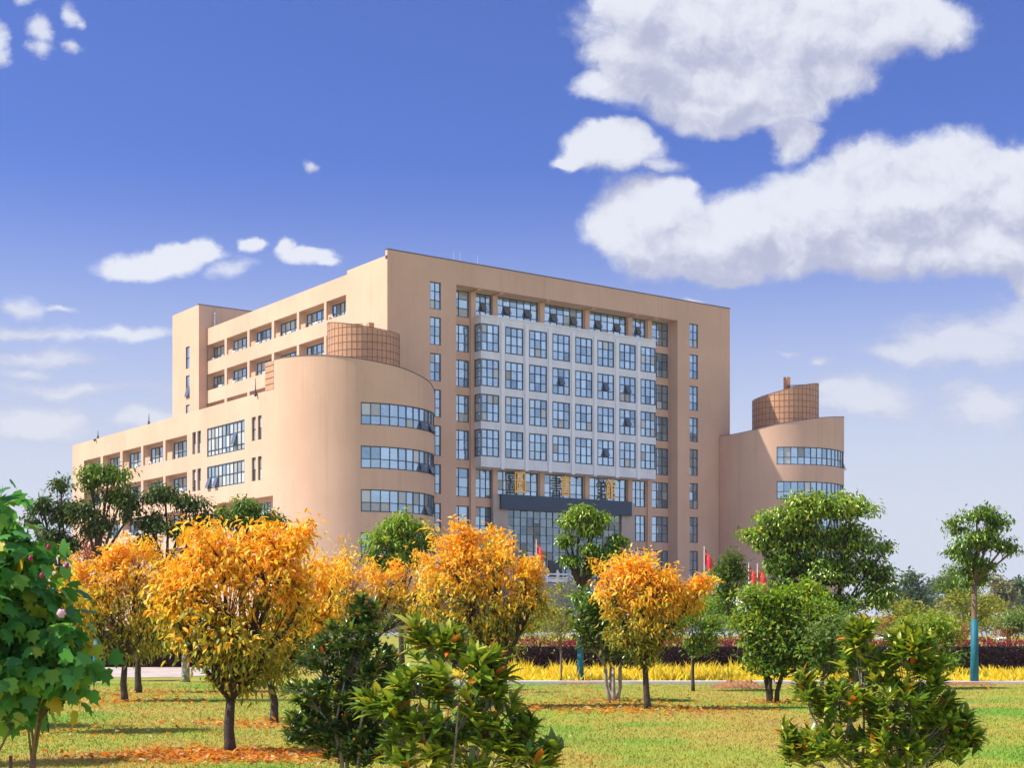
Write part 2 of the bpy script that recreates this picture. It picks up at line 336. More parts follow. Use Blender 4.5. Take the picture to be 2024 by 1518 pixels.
def tree(name, label, cat, u, v, lobes, n_tips, per, leaf, style='bunch', pal=(P_GREEN, P_GREEN), trunk=.05, fork=None, stems=1, wrap=None,
         shoots=(), group=None, kind='lance', gloss=False, bark=None, spread=.13, Yd=None, lean=0., wr=.38, shell=.45, deep=1., extra=None, branch=True, clump=None, auto=0):
    """u, v: foot of the trunk in the photo (its depth follows from the eye height); lobes: (u, v, ru, rv) crown masses"""
    Yd = Yd or EYE*F/(v-HY)
    foot = Vector(((u-CX)/F*Yd, Yd, 0)); px = Yd/F
    root = thing(name, label, cat, foot, 0, group)
    L = []
    for (lu, lv, ru, rv) in lobes:
        if auto: ru *= random.uniform(.74, 1.0); rv *= random.uniform(.74, 1.0)
        c = at(lu, lv, Yd)-foot; c.y += random.uniform(-.35, .35)*ru*px*deep
        L.append((c, ru*px, max(ru, rv)*px*.9*deep, rv*px))
    zmin = min(c.z-rz for c, _, _, rz in L); fz = EYE+(HY-fork)/F*Yd if fork else max(.25, zmin*.9)
    w = MB(); forks = []
    for k in range(stems):
        a = 2*math.pi*k/stems+.6; sp = 0 if stems == 1 else .05+.05*random.random()
        b0 = Vector((math.cos(a)*sp, math.sin(a)*sp, -.05)); top = Vector((math.cos(a)*sp*2.2+lean, math.sin(a)*sp*2, fz))
        mid = (b0+top)/2+Vector((random.uniform(-.03, .03), random.uniform(-.03, .03), 0))*(1+fz*.5)*(0 if wrap else 1)
        r = trunk if stems == 1 else trunk*.6
        if random.random() < 2: w.tube([b0, b0.lerp(mid, .5)+Vector((0, 0, .02)), mid, mid.lerp(top, .5), top], [r*1.35, r*1.08, r, r*.93, r*.85], 8)
        forks.append((top, r*.85))
    P = []; A = []; tipw = []
    vol = np.array([max(1e-6, a*b*c)**.67 for _, a, b, c in L]); vol /= vol.sum()
    nodes = []
    for (c, a, b, cc) in L:
        f, fr = min(forks, key=lambda t: (t[0]-c).length)
        k = min(.06, .3*(c-f).length); node = c-Vector((0, 0, cc*.35))
        m1 = f.lerp(node, .5)+Vector((random.uniform(-k, k), random.uniform(-k, k), k*.4))
        if branch: w.tube([f, m1, node, c+Vector((0, 0, cc*.3))], [fr*.75, fr*.5, fr*.34, fr*.15], 6)
        nodes.append((m1, node, c))
    tips = []
    cl_ = clump if clump is not None else (6 if style in ('hang', 'bunch') and n_tips >= 80 else 0)
    sub = []
    for i, (c, a, b, cc) in enumerate(L):
        q = []
        for k in range(cl_):
            d = RNG.normal(size=3); d /= np.linalg.norm(d); rr = random.uniform(.3, .68)
            t = c+Vector((d[0]*a*rr, d[1]*b*rr, d[2]*cc*rr)); o = random.choice(nodes[i]); f = random.uniform(.40, .56)
            if branch: w.tube([o, o.lerp(t, .5)+Vector((0, 0, -.06*cc)), t-Vector((0, 0, cc*f*.3))], [trunk*.2, trunk*.15, trunk*.1], 4)
            q.append((t, a*f, b*f, cc*f*.95))
        sub.append(q)
    for i in RNG.choice(len(L), n_tips, p=vol):
        c, a, b, cc = L[i]; d = RNG.normal(size=3); d /= np.linalg.norm(d); rr = shell+(1-shell)*random.random()**.6
        o = random.choice(nodes[i])
        if cl_:
            c, a, b, cc = random.choice(sub[i]); d[2] = abs(d[2])*1.0-.25*random.random(); o = c-Vector((0, 0, cc*.3))
        t = c+Vector((d[0]*a*rr, d[1]*b*rr, d[2]*cc*rr))
        if branch: w.tube([o, o.lerp(t, .55)+Vector((0, 0, .05*cc)), t], [trunk*.11, trunk*.08, trunk*.05], 3)
        tips.append((t, Vector(d)))
    auto_s = []
    for (c, a, b, cc) in L:
        for k in range(auto):
            an = random.uniform(0, 6.28); rr = random.uniform(.3, .95)
            auto_s.append((c, c+Vector((math.cos(an)*a*rr*1.4, math.sin(an)*b*rr*1.1, cc*random.uniform(.8, 1.85)))))
    for o, t in auto_s:
        w.tube([o, o.lerp(t, .5), t], [trunk*.15, trunk*.1, trunk*.05], 4)
        for k in range(5): tips.append((o.lerp(t, .6+.42*k/4)+Vector(RNG.normal(0, .02, 3)), Vector((RNG.normal(0, .6), RNG.normal(0, .6), .3))))
    for (su, sv) in shoots:
        t = at(su, sv, Yd)-foot; i = min(range(len(L)), key=lambda j: (L[j][0]-t).length); o = L[i][0]
        w.tube([o, o.lerp(t, .5), t], [trunk*.16, trunk*.11, trunk*.06], 4)
        for k in range(9): tips.append((o.lerp(t, .45+.55*k/8)+Vector(RNG.normal(0, .025, 3)), Vector((RNG.normal(0, .6), RNG.normal(0, .6), .3))))
    if style == 'rosette':
        for t, d in tips:
            ax = unit(np.array([[d.x*.8, d.y*.8, abs(d.z)*.5+.75]]))[0]; ax = unit((ax+RNG.normal(0, .25, 3))[None])[0]
            x = np.cross(ax, [.3, .5, .1]); x /= np.linalg.norm(x); y = np.cross(ax, x)
            for k in range(per):
                an = 2.4*k+random.random()*.4; ti = .35+.75*k/per+random.uniform(-.1, .1)
                dv = ax*math.cos(ti)+(x*math.cos(an)+y*math.sin(an))*math.sin(ti)
                P.append(np.array(t)-ax*.05*(k/per)); A.append(dv)
        P = np.array(P); A = np.array(A); up = np.tile([[0, 0, 1.]], (len(P), 1))
        N = up+RNG.normal(0, .2, P.shape)
    else:
        tp = np.array([t for t, _ in tips]); td = np.array([d for _, d in tips]); m = len(tp)*per
        P = np.repeat(tp, per, 0)+RNG.normal(0, spread, (m, 3))*np.array([1, 1, .75]); dd = np.repeat(td, per, 0)
        if style == 'droop': A = dd*.55+RNG.normal(0, .55, (m, 3))+np.array([0, 0, -.55])
        elif style == 'hang': A = dd*.5+RNG.normal(0, .35, (m, 3))+np.array([0, 0, -.55])
        else: A = dd*.7+RNG.normal(0, .6, (m, 3))+np.array([0, 0, -.12])
        N = np.array([0, 0, 1.])+RNG.normal(0, .55, (m, 3))+dd*.5
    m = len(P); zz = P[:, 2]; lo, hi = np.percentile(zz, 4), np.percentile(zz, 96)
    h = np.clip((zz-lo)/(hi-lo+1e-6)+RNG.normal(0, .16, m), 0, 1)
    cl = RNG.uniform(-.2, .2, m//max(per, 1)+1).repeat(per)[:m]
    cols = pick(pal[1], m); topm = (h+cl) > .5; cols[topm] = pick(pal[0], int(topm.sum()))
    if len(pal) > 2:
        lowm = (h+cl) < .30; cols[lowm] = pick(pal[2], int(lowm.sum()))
    Ls = leaf*RNG.uniform(.65, 1.15, m)
    w.build('trunk', bark or BARK, root, True)
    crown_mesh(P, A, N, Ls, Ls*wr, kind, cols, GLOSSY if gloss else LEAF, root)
    if wrap:
        wz = EYE+(HY-wrap)/F*Yd; t = MB(); t.tube([(0, 0, .0), (0, 0, wz*.5), (0, 0, wz)], [trunk*1.42, trunk*1.22, trunk*1.15], 12)
        t.build('trunk_wrap', WRAP, root, True)
    if extra: extra(root, foot, Yd)
    return root

exec_later = []
# ================================================================== THE LIBRARY
LIB = thing('library_building', 'large peach stucco library with recessed white bay, rounded wings and roof drums', 'building', (-13.01, 150, 0), math.atan2(.5872, .8095))
Pm = lambda s, z, d=0: (s, d, z)                     # front wall: s along the facade, d into the wall
def wall(mb, M, s0, s1, z0, z1, holes=(), step=None):
    ss = {s0, s1}; zs = {z0, z1}
    for h in holes: ss |= {h[0], h[1]}; zs |= {h[2], h[3]}
    if step:
        k = max(1, int((s1-s0)/step)); ss |= {s0+(s1-s0)*i/k for i in range(k+1)}
    ss = sorted(x for x in ss if s0-1e-6 <= x <= s1+1e-6); zs = sorted(x for x in zs if z0-1e-6 <= x <= z1+1e-6)
    for i in range(len(ss)-1):
        for j in range(len(zs)-1):
            a, b, c, e = ss[i], ss[i+1], zs[j], zs[j+1]; x, y = (a+b)/2, (c+e)/2
            if any(h[0] < x < h[1] and h[2] < y < h[3] for h in holes): continue
            mb.quad(M(a, c), M(b, c), M(b, e), M(a, e))
    for (a, b, c, e, dep) in holes:
        xs = [x for x in ss if a-1e-6 <= x <= b+1e-6]
        for i in range(len(xs)-1):
            for z in (c, e): mb.quad(M(xs[i], z), M(xs[i+1], z), M(xs[i+1], z, dep), M(xs[i], z, dep))
        for x in (a, b): mb.quad(M(x, c), M(x, e), M(x, e, dep), M(x, c, dep))
def glasscol(pale=.08):
    r = random.random(); k = random.uniform(.88, 1.1)
    if r < pale: k = random.uniform(.55, 1.1); return (.56*k, .58*k, .57*k, .12)
    r = random.random()
    if r < .15: return (.28*k, .40*k, .50*k, .75)
    return (.44*k, .58*k, .69*k, .75)
def window(name, M, a, b, c, e, dep, nc, rows, parent=None, bar=.065, opens=(), sub=1, tilt=.014, pale=.08, tint=None):
    rows = [i/rows for i in range(rows+1)] if isinstance(rows, int) else rows
    f = MB(); B = lambda s0, s1, z0, z1, n=1: f.box(s0, s1, z0, z1, dep-.07, dep+.05, lambda s, z, d: M(s, z, d), n)
    bw = bar*1.35
    B(a, b, c, c+bw, sub); B(a, b, e-bw, e, sub); B(a, a+bw, c+bw, e-bw); B(b-bw, b, c+bw, e-bw)
    xs = [a+(b-a)*i/nc for i in range(nc+1)]; zs = [c+(e-c)*r for r in rows]
    for x in xs[1:-1]: B(x-bar/2, x+bar/2, c+bw, e-bw)
    for z in zs[1:-1]: f.box(a+bw, b-bw, z-bar/2, z+bar/2, dep-.055, dep+.04, lambda s, z, d: M(s, z, d), sub)
    p = MB()
    for i in range(nc):
        for j in range(len(zs)-1):
            t = [dep+random.uniform(-tilt, tilt) for _ in range(3)]; t.append(t[0]+t[2]-t[1])
            if (i, j) in opens:                      # hopper sash pushed out at the foot, dark room behind
                p.quad(M(xs[i], zs[j], dep+.02), M(xs[i+1], zs[j], dep+.02), M(xs[i+1], zs[j+1], dep+.02), M(xs[i], zs[j+1], dep+.02), (.05, .06, .07, 0))
                p.quad(M(xs[i]+.05, zs[j]+.1, dep-.42), M(xs[i+1]-.05, zs[j]+.1, dep-.42), M(xs[i+1]-.05, zs[j+1], dep-.05), M(xs[i]+.05, zs[j+1], dep-.05), (.20, .24, .27, .5))
            else:
                p.quad(M(xs[i], zs[j], t[0]), M(xs[i+1], zs[j], t[1]), M(xs[i+1], zs[j+1], t[2]), M(xs[i], zs[j+1], t[3]), tuple(a*b for a, b in zip(glasscol(pale), (*(tint or (1, 1, 1)), 1))))
    o = f.build(name, FRAME, parent or LIB); p.build('pane', GLASS, o); return o

ROWT = [37.30, 33.54, 29.68, 25.83, 21.98, 17.83, 13.68, 9.54]; ROWH = [2.92, 2.97, 2.97, 2.97, 3.25, 3.15, 3.15, 3.45]
rows = [(t-h, t) for t, h in zip(ROWT, ROWH)]
# --- front wall with side window strips and the tall recess
RX0, RX1, RZ0, RZ1, RD = 8.66, 40.83, 4.6, 37.4, 1.66
side_cols = [(5.3, 6.68), (42.8, 44.2)]
groove = .10
holes = [(RX0, RX1, RZ0, RZ1, RD)]
for (a, b) in side_cols:
    for (c, e) in rows: holes.append((a, b, c, e, .22))
m = MB(); wall(m, Pm, 0, 49.61, 0, 39.9, holes)
m.quad((0, .4, 39.0), (49.61, .4, 39.0), (49.61, .4, 39.9), (0, .4, 39.9)); m.quad((0, 0, 39.9), (49.61, 0, 39.9), (49.61, .4, 39.9), (0, .4, 39.9))
m.quad((0, 0, 39.3), (0, .4, 39.3), (0, .4, 39.9), (0, 0, 39.9))
m.quad((49.61, 0, 0), (49.61, 48, 0), (49.61, 48, 39.0), (49.61, 0, 39.0)); m.quad((49.61, 0, 39.0), (49.61, .4, 39.0), (49.61, .4, 39.9), (49.61, 0, 39.9))
m.quad((-.0, 54, 0), (49.61, 48, 0), (49.61, 48, 39), (0, 54, 39))
m.build('front_wall', STUCCO, LIB)
m = MB(); m.box(-.05, 49.66, -.05, .45, 39.903, 40.0); m.build('coping', COPING, LIB)
# recess: ribbed soffit, back wall
C_L1 = (8.82, 11.45); C_A = (12.25, 14.5); BIG = [(15.15, 20.95), (21.8, 27.55), (28.4, 34.15)]; C_B = (34.95, 37.15); C_R = (38.12, 40.8)
bh = []; win = []
for i, (c, e) in enumerate(rows):
    for k, col in enumerate((C_L1, C_R)):
        bh.append((*col, c, e, .2)); win.append((*col, c, e, 2 if k == 0 else 3, 3, ()))
    if i in (0, 5, 6, 7):
        for col in (C_A, C_B):
            bh.append((*col, c, e, .2)); win.append((*col, c, e, 3, 3, ((1, 1),) if i == 0 else ()))
    if i in (0, 5):
        for col in BIG: bh.append((*col, c, e, .2)); win.append((*col, c, e, 6, 3, ((1, 1), (4, 1)) if i == 0 else ()))
Bk = lambda s, z, d=0: (s, RD+d, z)
m = MB(); wall(m, Bk, RX0, RX1, RZ0, RZ1, bh); m.build('recess_wall', STUCCO, LIB)
m = MB()
for x in (11.85, 14.82, 21.37, 27.97, 34.55, 37.63):
    m.box(x-.2, x+.2, .25, RD-.003, 37.22, 37.397); m.box(x-.33, x+.33, RD-.25, RD-.003, 4.6, 37.215)
m.build('pilaster', STUCCO, LIB)
for (a, b, c, e, nc, nr, op) in win: window('window', Bk, a, b, c, e, .15, nc, nr, opens=op)
for (a, b) in side_cols:
    for (c, e) in rows: window('window', Pm, a, b, c, e, .16, 2, 3)
# --- white bay hung in the recess
BX0, BX1, BQ, BZ0, BZ1 = 11.97, 37.4, .1, 17.95, 34.5
bcols = [(12.0, 14.4), (15.22, 17.7), (18.52, 21.02), (21.81, 24.32), (25.11, 27.62), (28.39, 30.89), (31.72, 34.23), (35.0, 37.37)]
brow = [(t-3.0, t) for t in (33.66, 29.80, 25.95, 22.10)]
bm = MB(); Bf = lambda s, z, d=0: (s, BQ+d, z)
wall(bm, Bf, BX0, BX1, BZ0, BZ1, [(a, b, c, e, .12) for (a, b) in bcols for (c, e) in brow])
Bs = lambda x: (lambda s, z, d=0: (x+(d if x < 20 else -d), BQ+s, z))
for x in (BX0, BX1): wall(bm, Bs(x), 0, RD-BQ-.26, BZ0, BZ1, [(.04, RD-BQ-.32, c, e, .1) for (c, e) in brow])
bm.quad((BX0, BQ, BZ0), (BX1, BQ, BZ0), (BX1, RD, BZ0), (BX0, RD, BZ0)); bm.quad((BX0, BQ, BZ1), (BX1, BQ, BZ1), (BX1, RD, BZ1), (BX0, RD, BZ1))
bay = bm.build('white_bay', WHITEP, LIB)
rb = MB()
for i in range(7):
    x = (bcols[i][1]+bcols[i+1][0])/2; rb.box(x-.22, x+.22, BQ-.16, BQ-.003, BZ0-.14, 34.1)
rb.box(BX0-.08, BX1+.08, BQ-.1, BQ+.9, BZ1+.003, BZ1+.13)
rb.build('rib', mat('white_rib', (.84, .84, .87), .7, vary=(.78, .78, .82), scale=.4), LIB)
OPEN = {(3, 1): ((1, 1),), (5, 1): ((1, 1),), (6, 1): ((1, 1),), (6, 2): ((1, 1),), (5, 3): ((1, 1),)}
for i, (a, b) in enumerate(bcols):
    for j, (c, e) in enumerate(brow):
        window('bay_window', Bf, a, b, c, e, .06, 3, 3, opens=OPEN.get((i, j), ()), bar=.085)
for x in (BX0, BX1):
    for (c, e) in brow: window('bay_side_window', Bs(x), .04, RD-BQ-.32, c, e, .05, 1, 3)
# --- portal, curtain glass, navy canopy, sign
for (a, b) in ((14.25, 16.3), (32.85, 34.9)):
    pm = MB(); pm.box(a, b, 1.0, RD-.262, 4.6, 15.05); pm.build('portal_pier', mat('taupe_stone', (.50, .40, .33), .7, vary=(.44, .35, .29), scale=.3), LIB)
window('entrance_glazing', lambda s, z, d=0: (s, 1.2+d, z), 16.3, 32.85, 5.1, 13.6, .05, 18, 9, bar=.05, tilt=.03, pale=.12, tint=(.52, .50, .46))  # grey-tan pane colour carries the reflection of an unbuilt building opposite
dm = MB(); dm.box(22.1, 24.0, 1.12, 1.19, 5.1, 7.9); dr = dm.build('dark_reflection_panel', DARKM, LIB)  # dark panel standing in for a reflection in the entrance glass
dm = MB(); dm.box(22.98, 23.12, 1.09, 1.115, 5.15, 7.85); dm.build('panel_post', FRAME, dr)
cm = MB(); cm.box(15.1, 34.1, .62, 1.38, 13.58, 15.15); cm.build('canopy', CANOPY, LIB)
cm = MB(); cm.box(15.06, 34.14, .58, 1.39, 13.46, 13.577); cm.build('canopy_trim', DARKM, LIB)
for k, (ch, p0) in enumerate((('\u5716', 17.86), ('\u66f8', 24.35), ('\u9928', 31.0))):
    cu_ = bpy.data.curves.new('sign', 'FONT'); cu_.body = ch; cu_.size = 2.75; cu_.extrude = .07; cu_.offset = .028; cu_.align_x = 'CENTER'; cu_.resolution_u = 2
    to = bpy.data.objects.new('sign_tmp', cu_); COL.objects.link(to); bpy.context.view_layer.update()
    me = bpy.data.meshes.new_from_object(to.evaluated_get(bpy.context.evaluated_depsgraph_get())); bpy.data.objects.remove(to)
    co = np.empty(len(me.vertices)*3, 'f'); me.vertices.foreach_get('co', co); co = co.reshape(-1, 3)
    w_ = max(.1, np.ptp(co[:, 0])); h_ = max(.1, np.ptp(co[:, 1]))
    x = (co[:, 0]-co[:, 0].mean())/w_*1.5; y = (co[:, 1]-co[:, 1].min())/h_*2.5
    me.vertices.foreach_set('co', np.stack([p0+x, .95+co[:, 2], 15.3+y], 1).astype('f').ravel())
    me.materials.clear(); me.materials.append(GOLD); me.materials.append(BLACKED)
    for pl in me.polygons: pl.material_index = 1 if pl.center.y > .97 else 0   # gilded face, dark back
    me.update(); o = link('sign_character', me, LIB)
# --- left wall of the main block with two and a half rows of balconies
Lm = lambda s, z, d=0: (d, s, z)
bq = [(8.72, 13.17), (13.71, 19.71), (20.26, 26.07), (26.68, 32.73), (33.34, 39.28), (39.92, 45.39)]
bz = [(34.64, 36.76), (30.85, 32.96), (26.95, 29.17), (23.1, 25.3)]
def balconies(M, qs, zs, s0, s1, z0, z1, deep, more=(), skip=()):
    m = MB(); hs = [(a, b, c, e, .24) for (a, b) in qs for (c, e) in zs if ((a, b), (c, e)) not in skip]
    wall(m, M, s0, s1, z0, z1, hs+list(more)); m.build('side_wall', STUCCO, LIB)
    lo, hi = min(a for a, b in qs), max(b for a, b in qs)
    m = MB(); k = 0
    for (c, e) in zs:
        wh = []
        for (a, b) in qs:
            w0, w1 = a+1.15, min(b+.35, a+5.9); w1 = min(w1, hi-.1)
            if w1-w0 > 1.5: wh.append((w0, w1, c-.25, e-.28, .1))
        M2 = lambda s, z, d=0: M(s, z, deep+d)
        wall(m, M2, lo, hi, c-.9, e, wh)
        for z in (c-.9, e): m.quad(M(lo, z, .24), M(hi, z, .24), M(hi, z, deep), M(lo, z, deep))
        for x in (lo, hi): m.quad(M(x, c-.9, .02), M(x, e, .02), M(x, e, deep), M(x, c-.9, deep))
        for (w0, w1, z0_, z1_, _) in wh:
            window('balcony_window', M2, w0, w1, z0_, z1_, .06, 4, [0, .5, 1], bar=.09, pale=.55)
            if random.random() < .7:
                q0 = w1-random.choice((.9, 1.3, 3.4)); ac = MB(); ac.box(q0, q0+.85, c-.35, c+.45, deep-.42, deep-.1, lambda s, z, d: M(s, z, d))
                ao = ac.build('air_conditioner', WHITEM, LIB); fn = MB()
                fn.box(q0+.1, q0+.5, c-.18, c+.3, deep-.44, deep-.422, lambda s, z, d: M(s, z, d)); fn.build('fan_grille', DARKM, ao)
    m.build('balcony_wall', STUCCO, LIB)
balconies(Lm, bq, bz, 0, 45.4, 0, 38.9, .95)
m = MB(); wall(m, Lm, .4, 8.49, 38.9, 39.3); m.quad((0, .4, 39.3), (0, 8.49, 39.3), (.3, 8.49, 39.3), (.3, .4, 39.3)); m.quad((0, 8.49, 38.9), (.3, 8.49, 38.9), (.3, 8.49, 39.3), (0, 8.49, 39.3))
m.quad((.3, .4, 38.0), (.3, 45.4, 38.0), (.3, 45.4, 38.9), (.3, .4, 38.9)); m.quad((0, 8.49, 38.9), (0, 45.4, 38.9), (.3, 45.4, 38.9), (.3, 8.49, 38.9))
m.build('parapet', STUCCO, LIB)
m = MB(); m.quad((.3, .4, 38.0), (49.6, .4, 38.0), (49.6, 50, 38.0), (.3, 50, 38.0)); m.build('roof', ROOF, LIB)
# --- stair tower at the rear
TP, TQ0, TQ1, TZ = -1.07, 45.4, 54.0, 41.95
Tm = lambda s, z, d=0: (TP+d, s, z)
th = [(48.35, 49.6, 34.15, 37.05, .2), (48.35, 49.6, 30.35, 33.25, .2), (48.35, 49.6, 26.5, 29.4, .2)]
m = MB(); wall(m, Tm, TQ0, TQ1, 0, TZ, th); m.quad((TP, TQ0, 0), (14, TQ0, 0), (14, TQ0, TZ), (TP, TQ0, TZ))
m.quad((TP, TQ1, 0), (14, TQ1, 0), (14, TQ1, TZ), (TP, TQ1, TZ)); m.quad((14, TQ0, 36), (14, TQ1, 36), (14, TQ1, TZ), (14, TQ0, TZ)); m.quad((TP, TQ0, TZ), (14, TQ0, TZ), (14, TQ1, TZ), (TP, TQ1, TZ))
m.build('stair_tower', STUCCO, LIB)
m = MB(); m.box(TP-.05, 14.05, TQ0-.05, TQ0+.3, TZ+.003, TZ+.1); m.build('tower_coping', COPING, LIB)
m = MB(); m.box(2.2, 4.0, TQ0-.1, TQ0-.003, 37.0, 39.7); m.build('roof_door', DARKM, LIB)
m = MB(); m.tube([(1.0, TQ0-.25, 38.0), (1.0, TQ0-.25, 40.9)], [.11, .11], 8); m.tube([(1.0, TQ0-.25, 40.9), (1.0, TQ0-.25, 41.1)], [.19, .16], 8); m.build('vent_pipe', WHITEM, LIB, True)
for (a, b, c, e, _) in th: window('tower_window', Tm, a, b, c, e, .15, 1, 2, opens=((0, 0),) if e < 36 else ())
# --- low wing on the left: straight wall, then a drum-like front
PL, PZ = -14.1, 23.75
Pl = lambda s, z, d=0: (PL+d, s, z)
pq = [(18.83, 24.85), (25.49, 31.42), (32.09, 37.97), (38.73, 44.6), (45.36, 51.29)]
slit = [(.58, 1.44), (1.89, 2.81), (15.15, 16.07), (16.47, 17.41)]
more = [(4.43, 13.55, 18.47, 21.5, .18), (4.43, 13.55, 15.06, 17.43, .18), (-2.08, -.1, 8.0, 9.42, .12), (-1.9, 10.9, 9.9, 13.36, .9)]
more += [(a, b, c, e, .28) for (a, b) in slit for (c, e) in ((19.1, 21.5), (15.08, 17.45))]
balconies(Pl, pq, [(19.05, 21.4), (15.25, 17.36), (11.1, 13.2), (7, 9.1)], -2.1, 55.6, 0, PZ, .95, more)
window('side_window', pale=.75, M=Pl, a=4.43, b=13.55, c=18.47, e=21.5, dep=.1, nc=10, rows=[0, .2, .62, 1], bar=.085, opens=((2, 1),))
window('side_window', pale=.75, M=Pl, a=4.43, b=13.55, c=15.06, e=17.43, dep=.1, nc=10, rows=[0, .5, 1], bar=.085, opens=((9, 0), (7, 0)))
window('side_window', pale=.75, M=Pl, a=-2.08, b=-.1, c=8.0, e=9.42, dep=.08, nc=2, rows=1)
m = MB(); wall(m, lambda s, z, d=0: Pl(s, z, .9+d), -1.9, 10.9, 9.9, 13.36, [(.4, 9.2, 10.1, 12.9, .1)]); m.build('recess_wall', STUCCO, LIB)
window('side_window', lambda s, z, d=0: Pl(s, z, .9+d), .4, 9.2, 10.1, 12.9, .06, 12, [0, .45, 1], opens=((3, 0),), pale=.8)
for (a, b) in slit:
    for (c, e) in ((19.1, 21.5), (15.08, 17.45)): window('slit_window', Pl, a, b, c, e, .24, 1, 2, pale=.6)
m = MB(); m.quad((PL, -2.1, PZ-.02), (0, -2.1, PZ-.02), (0, 55.6, PZ-.02), (PL, 55.6, PZ-.02)); m.quad((PL, 55.6, 0), (0, 55.6, 0), (0, 55.6, PZ), (PL, 55.6, PZ)); m.build('wing_roof', ROOF, LIB)

def wing(cp, cq, rad, mirror, top, a0, a1, wa0, wa1, nw, drum, name):
    """half-round wing front; angle 0 points to the facade normal (-q), growing toward the outer side"""
    sg = 1 if mirror else -1                         # outer side is +p on the right wing, -p on the left
    M = lambda s, z, d=0: (cp+sg*math.sin(s/rad)*(rad-d), cq-math.cos(s/rad)*(rad-d), z)
    s0, s1 = a0*rad, a1*rad; hs = [(wa0*rad, wa1*rad, c, e, .2) for (c, e) in wrows]
    m = MB(); wall(m, M, s0, s1, 0, 23.0, hs, .35)
    N = 70
    for i in range(N):
        a, b = s0+(s1-s0)*i/N, s0+(s1-s0)*(i+1)/N
        za, zb = top(M(a, 0)), top(M(b, 0)); m.quad(M(a, 23.0), M(b, 23.0), M(b, zb), M(a, za))
        m.quad(M(a, za), M(b, zb), M(b, zb, .3), M(a, za, .3)); m.quad(M(a, 23.0, .3), M(b, 23.0, .3), M(b, zb, .3), M(a, za, .3))
    m.build('curved_wall', STUCCO, LIB, True)
    k = MB()
    for i in range(N):
        a, b = s0+(s1-s0)*i/N, s0+(s1-s0)*(i+1)/N; za, zb = top(M(a, 0)), top(M(b, 0))
        k.quad(M(a, za+.004, -.04), M(b, zb+.004, -.04), M(b, zb+.08, -.04), M(a, za+.08, -.04)); k.quad(M(a, za+.08, -.04), M(b, zb+.08, -.04), M(b, zb+.08, .34), M(a, za+.08, .34))
    k.build('wing_coping', COPING, LIB)
    for j, (c, e) in enumerate(wrows):
        ops = ((3, 0), (4, 0), (6, 0)) if j < 2 else ((5, 0),)
        if mirror: ops = tuple((nw-1-i if False else nw-4+i-3, 0) for i, _ in ops) if j < 2 else ()
        window('ribbon_window', M, wa0*rad, wa1*rad, c, e, .13, nw, [0, .42, 1], bar=.07, sub=nw*2, opens=ops, pale=.22)
    # gridded drum on the roof
    dp, dq, dr_, zt, zb = drum
    Dm = lambda s, z, d=0: (dp+math.sin(s)*(dr_-d), dq-math.cos(s)*(dr_-d), z)
    g_ = MB(); jn = MB(); n = 44
    for i in range(n):
        a, b = 2*math.pi*i/n, 2*math.pi*(i+1)/n; za, zbb = zt(*Dm(a, 0)[:2]), zt(*Dm(b, 0)[:2])
        g_.quad(Dm(a, zb), Dm(b, zb), Dm(b, zbb), Dm(a, za)); g_.quad(Dm(a, za), Dm(b, zbb), (dp, dq, (za+zbb)/2-.0), (dp, dq, (za+zbb)/2))
        jn.box(a-.007, a+.007, zb, za-.02, -.02, .03, lambda s, z, d: Dm(s, z, d))
        h = zb+.4
        while h < min(za, zbb):
            jn.box(a, b, h-.03, h+.03, -.018, .028, lambda s, z, d: Dm(s, z, d)); h += .74
        jn.quad(Dm(a, za+.004, -.04), Dm(b, zbb+.004, -.04), Dm(b, zbb+.07, -.04), Dm(a, za+.07, -.04))
    d_ = g_.build('roof_drum', TILE, LIB, True); jn.build('tile_joint', GRID, d_)
    return M
wrows = [(19.83, 21.98), (15.68, 17.83), (11.53, 13.68), (7.2, 9.55)]
prof = [(46.0, 23.7), (47.6, 23.8), (49.9, 24.75), (54.5, 25.55), (61.5, 26.4), (66, 26.7)]
def top_r(P): return float(np.interp(P[0], [a for a, _ in prof], [b for _, b in prof]))
def top_l(P): return float(np.interp(49.61-P[0], [a for a, _ in prof], [b for _, b in prof]))
RC, LC = (55.9, -1.9, 8.3), (-5.6, -2.1, 8.5)
# right wing: inner edge meets the facade (angle toward -p), outer side +p
wing(*RC, True, top_r, -math.pi/2-.22, math.pi/2, -math.asin((RC[0]-49.9)/RC[2]), 1.15, 19, (56.1, -3.2, 4.1, lambda x, y: 29.6+.2*(x-54.2)-.14*(y+6), 22.5), 'right')
wing(*LC, False, top_l, -math.pi/2-.22, math.pi/2, -1.22, math.asin((LC[0]+8.9)/LC[2]), 14, (-4.0, -2.0, 3.65, lambda x, y: 30.4-.073*(x+6)+.165*(y+4.8), 22.5), 'left')
m = MB(); m.quad((64.2, -1.9, 0), (64.2, 50, 0), (64.2, 50, 23.7), (64.2, -1.9, 23.7)); m.quad((49.62, 50, 0), (64.2, 50, 0), (64.2, 50, 23.7), (49.62, 50, 23.7))
m.quad((49.62, -1.9, 23.2), (64.2, -1.9, 23.2), (64.2, 50, 23.2), (49.62, 50, 23.2)); m.build('side_wall', STUCCO, LIB)
# gridded fin that ends the raised parapet on the left wing
m = MB(); m.box(PL-.03, PL+.3, -7.0+4.9, -7.0+6.7, PZ+.003, 26.5); fn = m.build('parapet_end', TILE, LIB)
m = MB()
for z in (24.3, 24.9, 25.5, 26.1): m.box(PL-.06, PL-.033, -2.1, -.3, z-.03, z+.03)
m.build('tile_joint', GRID, fn)
for (p, q, zt, h) in ((-3.4, -2.3, 30.55, .85), (56.6, -3.0, 29.9, 1.75)):
    m = MB(); m.box(p-.3, p+.3, q-.3, q+.3, zt-.3, zt+h); m.build('drum_chimney', TILE, LIB)
